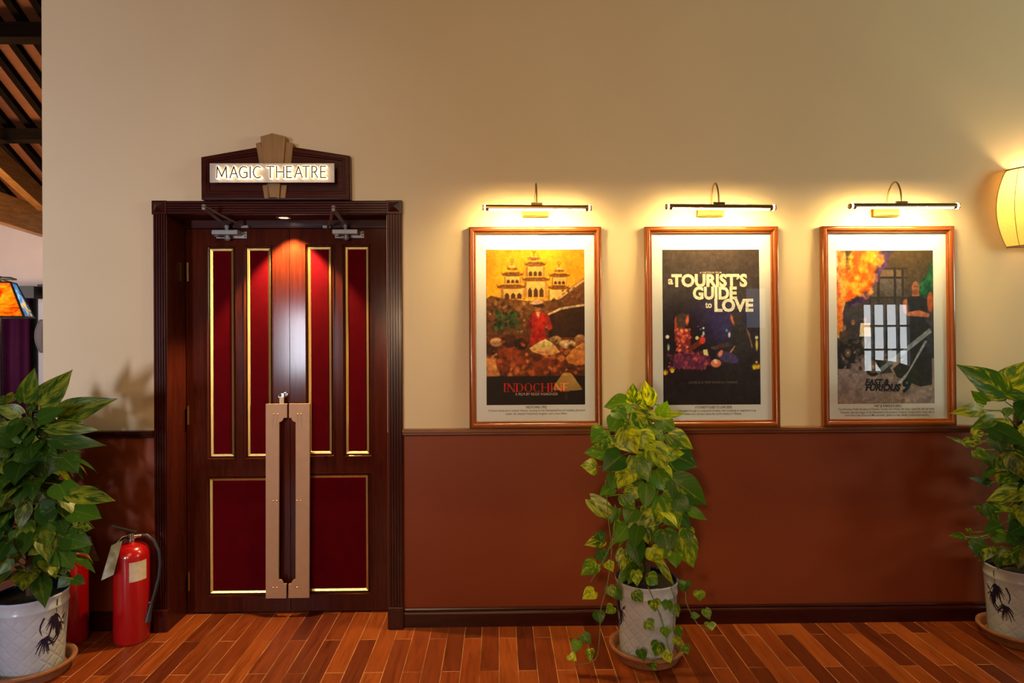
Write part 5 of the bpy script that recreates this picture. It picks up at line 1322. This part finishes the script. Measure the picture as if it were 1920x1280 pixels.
# curtain, pelmet, door head, pilaster
def curtain():
    b = MB(); xa, xb = at(-140, 650, 4.86).x, at(57, 650, 4.86).x; n = 90
    zc = at(0, 559.5, 4.8).z - 0.004
    def yy(x): return 4.84 + 0.035 * sin(x * 26) + 0.015 * sin(x * 61 + 1)
    for i in range(n):
        x0 = xa + (xb - xa) * i / n; x1 = xa + (xb - xa) * (i + 1) / n
        b.face([(x0, yy(x0), 0.02), (x1, yy(x1), 0.02), (x1, yy(x1), zc), (x0, yy(x0), zc)])
    o = obj('curtain', b, M['curtain'], smooth=True); s = o.modifiers.new('cloth', 'SOLIDIFY'); s.thickness = 0.004
    return tag(o, 'dark plum curtain hanging in the back room behind the left plant', 'curtain')


curtain()
p0, p1 = at(-150, 537.5, 4.8), at(70, 559.5, 4.8)
b = MB(); b.box(p0.x, p1.x, 4.74, 4.985, p1.z, p0.z); tag(obj('curtain_pelmet', b, M['black'], bevel=0.004), 'black pelmet box above the plum curtain', 'pelmet')
b = MB(); b.box(at(57, 650, 4.9).x, at(68.5, 650, 4.9).x, 4.93, 4.998, 0, at(60, 558, 4.95).z); tag(obj('trim_4', b, M['black']), 'black window post beside the plum curtain', 'trim', kind='structure')
b = MB(); b.box(at(68.7, 650, 4.9).x, at(110, 650, 4.9).x, 4.93, 4.998, 0, at(72, 552, 4.95).z); tag(obj('trim_5', b, M['white']), 'white pilaster behind the grey lantern sconce', 'trim', kind='structure')
p0, p1 = at(72, 533, 4.9), at(110, 553, 4.9)
b = MB(); b.box(p0.x, p1.x, 4.88, 4.998, p1.z, p0.z); tag(obj('trim_6', b, M['black']), 'black lintel above the grey lantern sconce', 'trim', kind='structure')
q = at(62, 630, 4.85)
sconce((q.x + 0.186, 4.928, q.z), 0, M['silkg'], 'unlit grey lantern sconce on the far wall beside the curtain', None)

# art glass lamp
FR = at(45, 594, 1.42); e1 = Vector((-0.159, 0.33, 0)); e2 = Vector((-0.33, -0.159, 0))
cen = Vector((FR.x, FR.y, 0)) + (e1 + e2) / 2
zb = FR.z; zt_ = zb + 0.262; k = 0.46
lampt = thing('floor_lamp', (cen.x, cen.y, 0), 'lamp with amber and blue art glass shade in front of the curtain', 'lamp')
bot = [FR, FR + e1, FR + e1 + e2, FR + e2]; bot = [Vector((p.x, p.y, zb)) for p in bot]
top = [Vector((cen.x + (p.x - cen.x) * k, cen.y + (p.y - cen.y) * k, zt_)) for p in bot]
for i in range(4):
    j = (i + 1) % 4; b = MB(); b.face([bot[i], bot[j], top[j], top[i]])
    o = obj('shade_panel', b, M['bluegl'] if i in (0, 2) else M['amber'], lampt); o['label'] = ('blue' if i in (0, 2) else 'amber') + ' art glass panel'
    s = o.modifiers.new('thick', 'SOLIDIFY'); s.thickness = 0.003
b = MB()
for i in range(4):
    j = (i + 1) % 4
    b.tube([bot[i], bot[j]], 0.008, 8); b.tube([top[i], top[j]], 0.007, 8); b.tube([bot[i], top[i]], 0.008, 8)
    b.tube([top[i], Vector((cen.x, cen.y, zt_ + 0.03))], 0.006, 6)
obj('shade_frame', b, M['black'], lampt)
b = MB()
for i in range(4):
    j = (i + 1) % 4; u = Vector((0, 0, 0.035)); s = 1.12
    b.tube([cen + (top[i] - cen) * 1 + u, (cen + (top[j] - cen) * 1 + u)], 0.007, 6)
obj('top_rail', b, M['black'], lampt)
b = MB(); b.tube([(cen.x, cen.y, 0.03), (cen.x, cen.y, zt_ + 0.05)], 0.012, 10); b.lathe([(0.0001, 0.0), (0.15, 0.0), (0.15, 0.015), (0.03, 0.035), (0.0001, 0.035)], 28, (cen.x, cen.y, 0)); obj('stand', b, M['black'], lampt, smooth=True)
b = MB(); b.lathe([(0.012, 0.0), (0.03, 0.03), (0.03, 0.055), (0.0001, 0.08)], 14, (cen.x, cen.y - 0.05, zb + 0.07)); obj('bulb', b, emitter('lit_lamp_bulb', (1.0, 0.66, 0.28, 1), 600.0), lampt, smooth=True)

# ------------------------------------------------------------------ lobby behind the camera, seen only as reflections in the poster glass
b = MB()
WY = -7.6
w1 = (6.26, 7.14, 0.95, 2.18); w2 = (4.22, 4.66, 1.80, 2.56)
xs = [-9.5, w2[0], w2[1], w1[0], w1[1], 9.0]
for x0, x1, holes in ((-9.5, w2[0], None), (w2[0], w2[1], w2), (w2[1], w1[0], None), (w1[0], w1[1], w1), (w1[1], 9.0, None)):
    if holes is None: b.box(x0, x1, WY - 0.15, WY, 0, 4.6)
    else: b.box(x0, x1, WY - 0.15, WY, 0, holes[2]); b.box(x0, x1, WY - 0.15, WY, holes[3], 4.6)
tag(obj('wall_front', b, M['dim']), 'brown lobby wall opposite the posters', 'wall', kind='structure')


def window(name, w, pane, nx, nz, label, fw=0.035):
    d = thing(name, ((w[0] + w[1]) / 2, WY, w[2]), label, 'window', kind='structure')
    b = MB(); b.ring(w[0] - 0.05, w[1] + 0.05, w[2] - 0.05, w[3] + 0.05, [(0, WY), (0, WY + 0.03), (0.09, WY + 0.03), (0.09, WY - 0.06)]); obj('frame', b, M['black'], d)
    b = MB()
    for i in range(1, nx): x = w[0] + (w[1] - w[0]) * i / nx; b.box(x - fw / 2, x + fw / 2, WY - 0.05, WY + 0.01, w[2], w[3])
    for i in range(1, nz): z = w[2] + (w[3] - w[2]) * i / nz; b.box(w[0], w[1], WY - 0.05, WY + 0.01, z - fw / 2, z + fw / 2)
    if b.v: obj('muntins', b, M['black'], d)
    b = MB(); b.box(w[0] - 0.05, w[1] + 0.05, WY - 0.08, WY - 0.06, w[2] - 0.05, w[3] + 0.05); obj('pane', b, pane, d)
    return d


window('window_1', w1, M['pane'], 4, 3, 'bright paned window reflected in the rightmost poster')
window('window_2', w2, M['paned'], 1, 1, 'dim black framed window reflected in the middle poster', 0.03)
# side table with a lit lamp, mirrored in the first poster
TX, TY = 0.90, -5.15
tb = thing('side_table', (TX, TY, 0), 'dark side table behind the camera carrying the cream table lamp', 'side table')
b = MB(); b.box(TX - 0.3, TX + 0.3, TY - 0.25, TY + 0.25, 0.52, 0.555); obj('table_top', b, M['base'], tb, bevel=0.004)
for sx in (-1, 1):
    for sy in (-1, 1):
        b = MB(); b.box(TX + sx * 0.26 - 0.02, TX + sx * 0.26 + 0.02, TY + sy * 0.21 - 0.02, TY + sy * 0.21 + 0.02, 0, 0.52); obj('leg', b, M['base'], tb)
tl_ = thing('table_lamp', (TX, TY, 0.5555), 'lit cream table lamp behind the camera, mirrored in the first poster', 'lamp')
b = MB(); b.lathe([(0.0001, 0.5555), (0.075, 0.5555), (0.07, 0.575), (0.025, 0.60), (0.03, 0.66), (0.045, 0.71), (0.03, 0.78), (0.014, 0.82), (0.014, 0.92), (0.0001, 0.92)], 24, (TX, TY, 0)); obj('lamp_base', b, M['black'], tl_, smooth=True)
b = MB(); b.lathe([(0.205, 0.885), (0.055, 1.105)], 32, (TX, TY, 0)); obj('lamp_shade', b, M['silk'], tl_, smooth=True)
b = MB(); b.lathe([(0.010, 0.0), (0.026, 0.03), (0.026, 0.05), (0.0001, 0.07)], 14, (TX, TY, 0.93)); obj('bulb', b, emitter('lit_table_lamp_bulb', (1.0, 0.60, 0.20, 1), 4800.0), tl_, smooth=True)
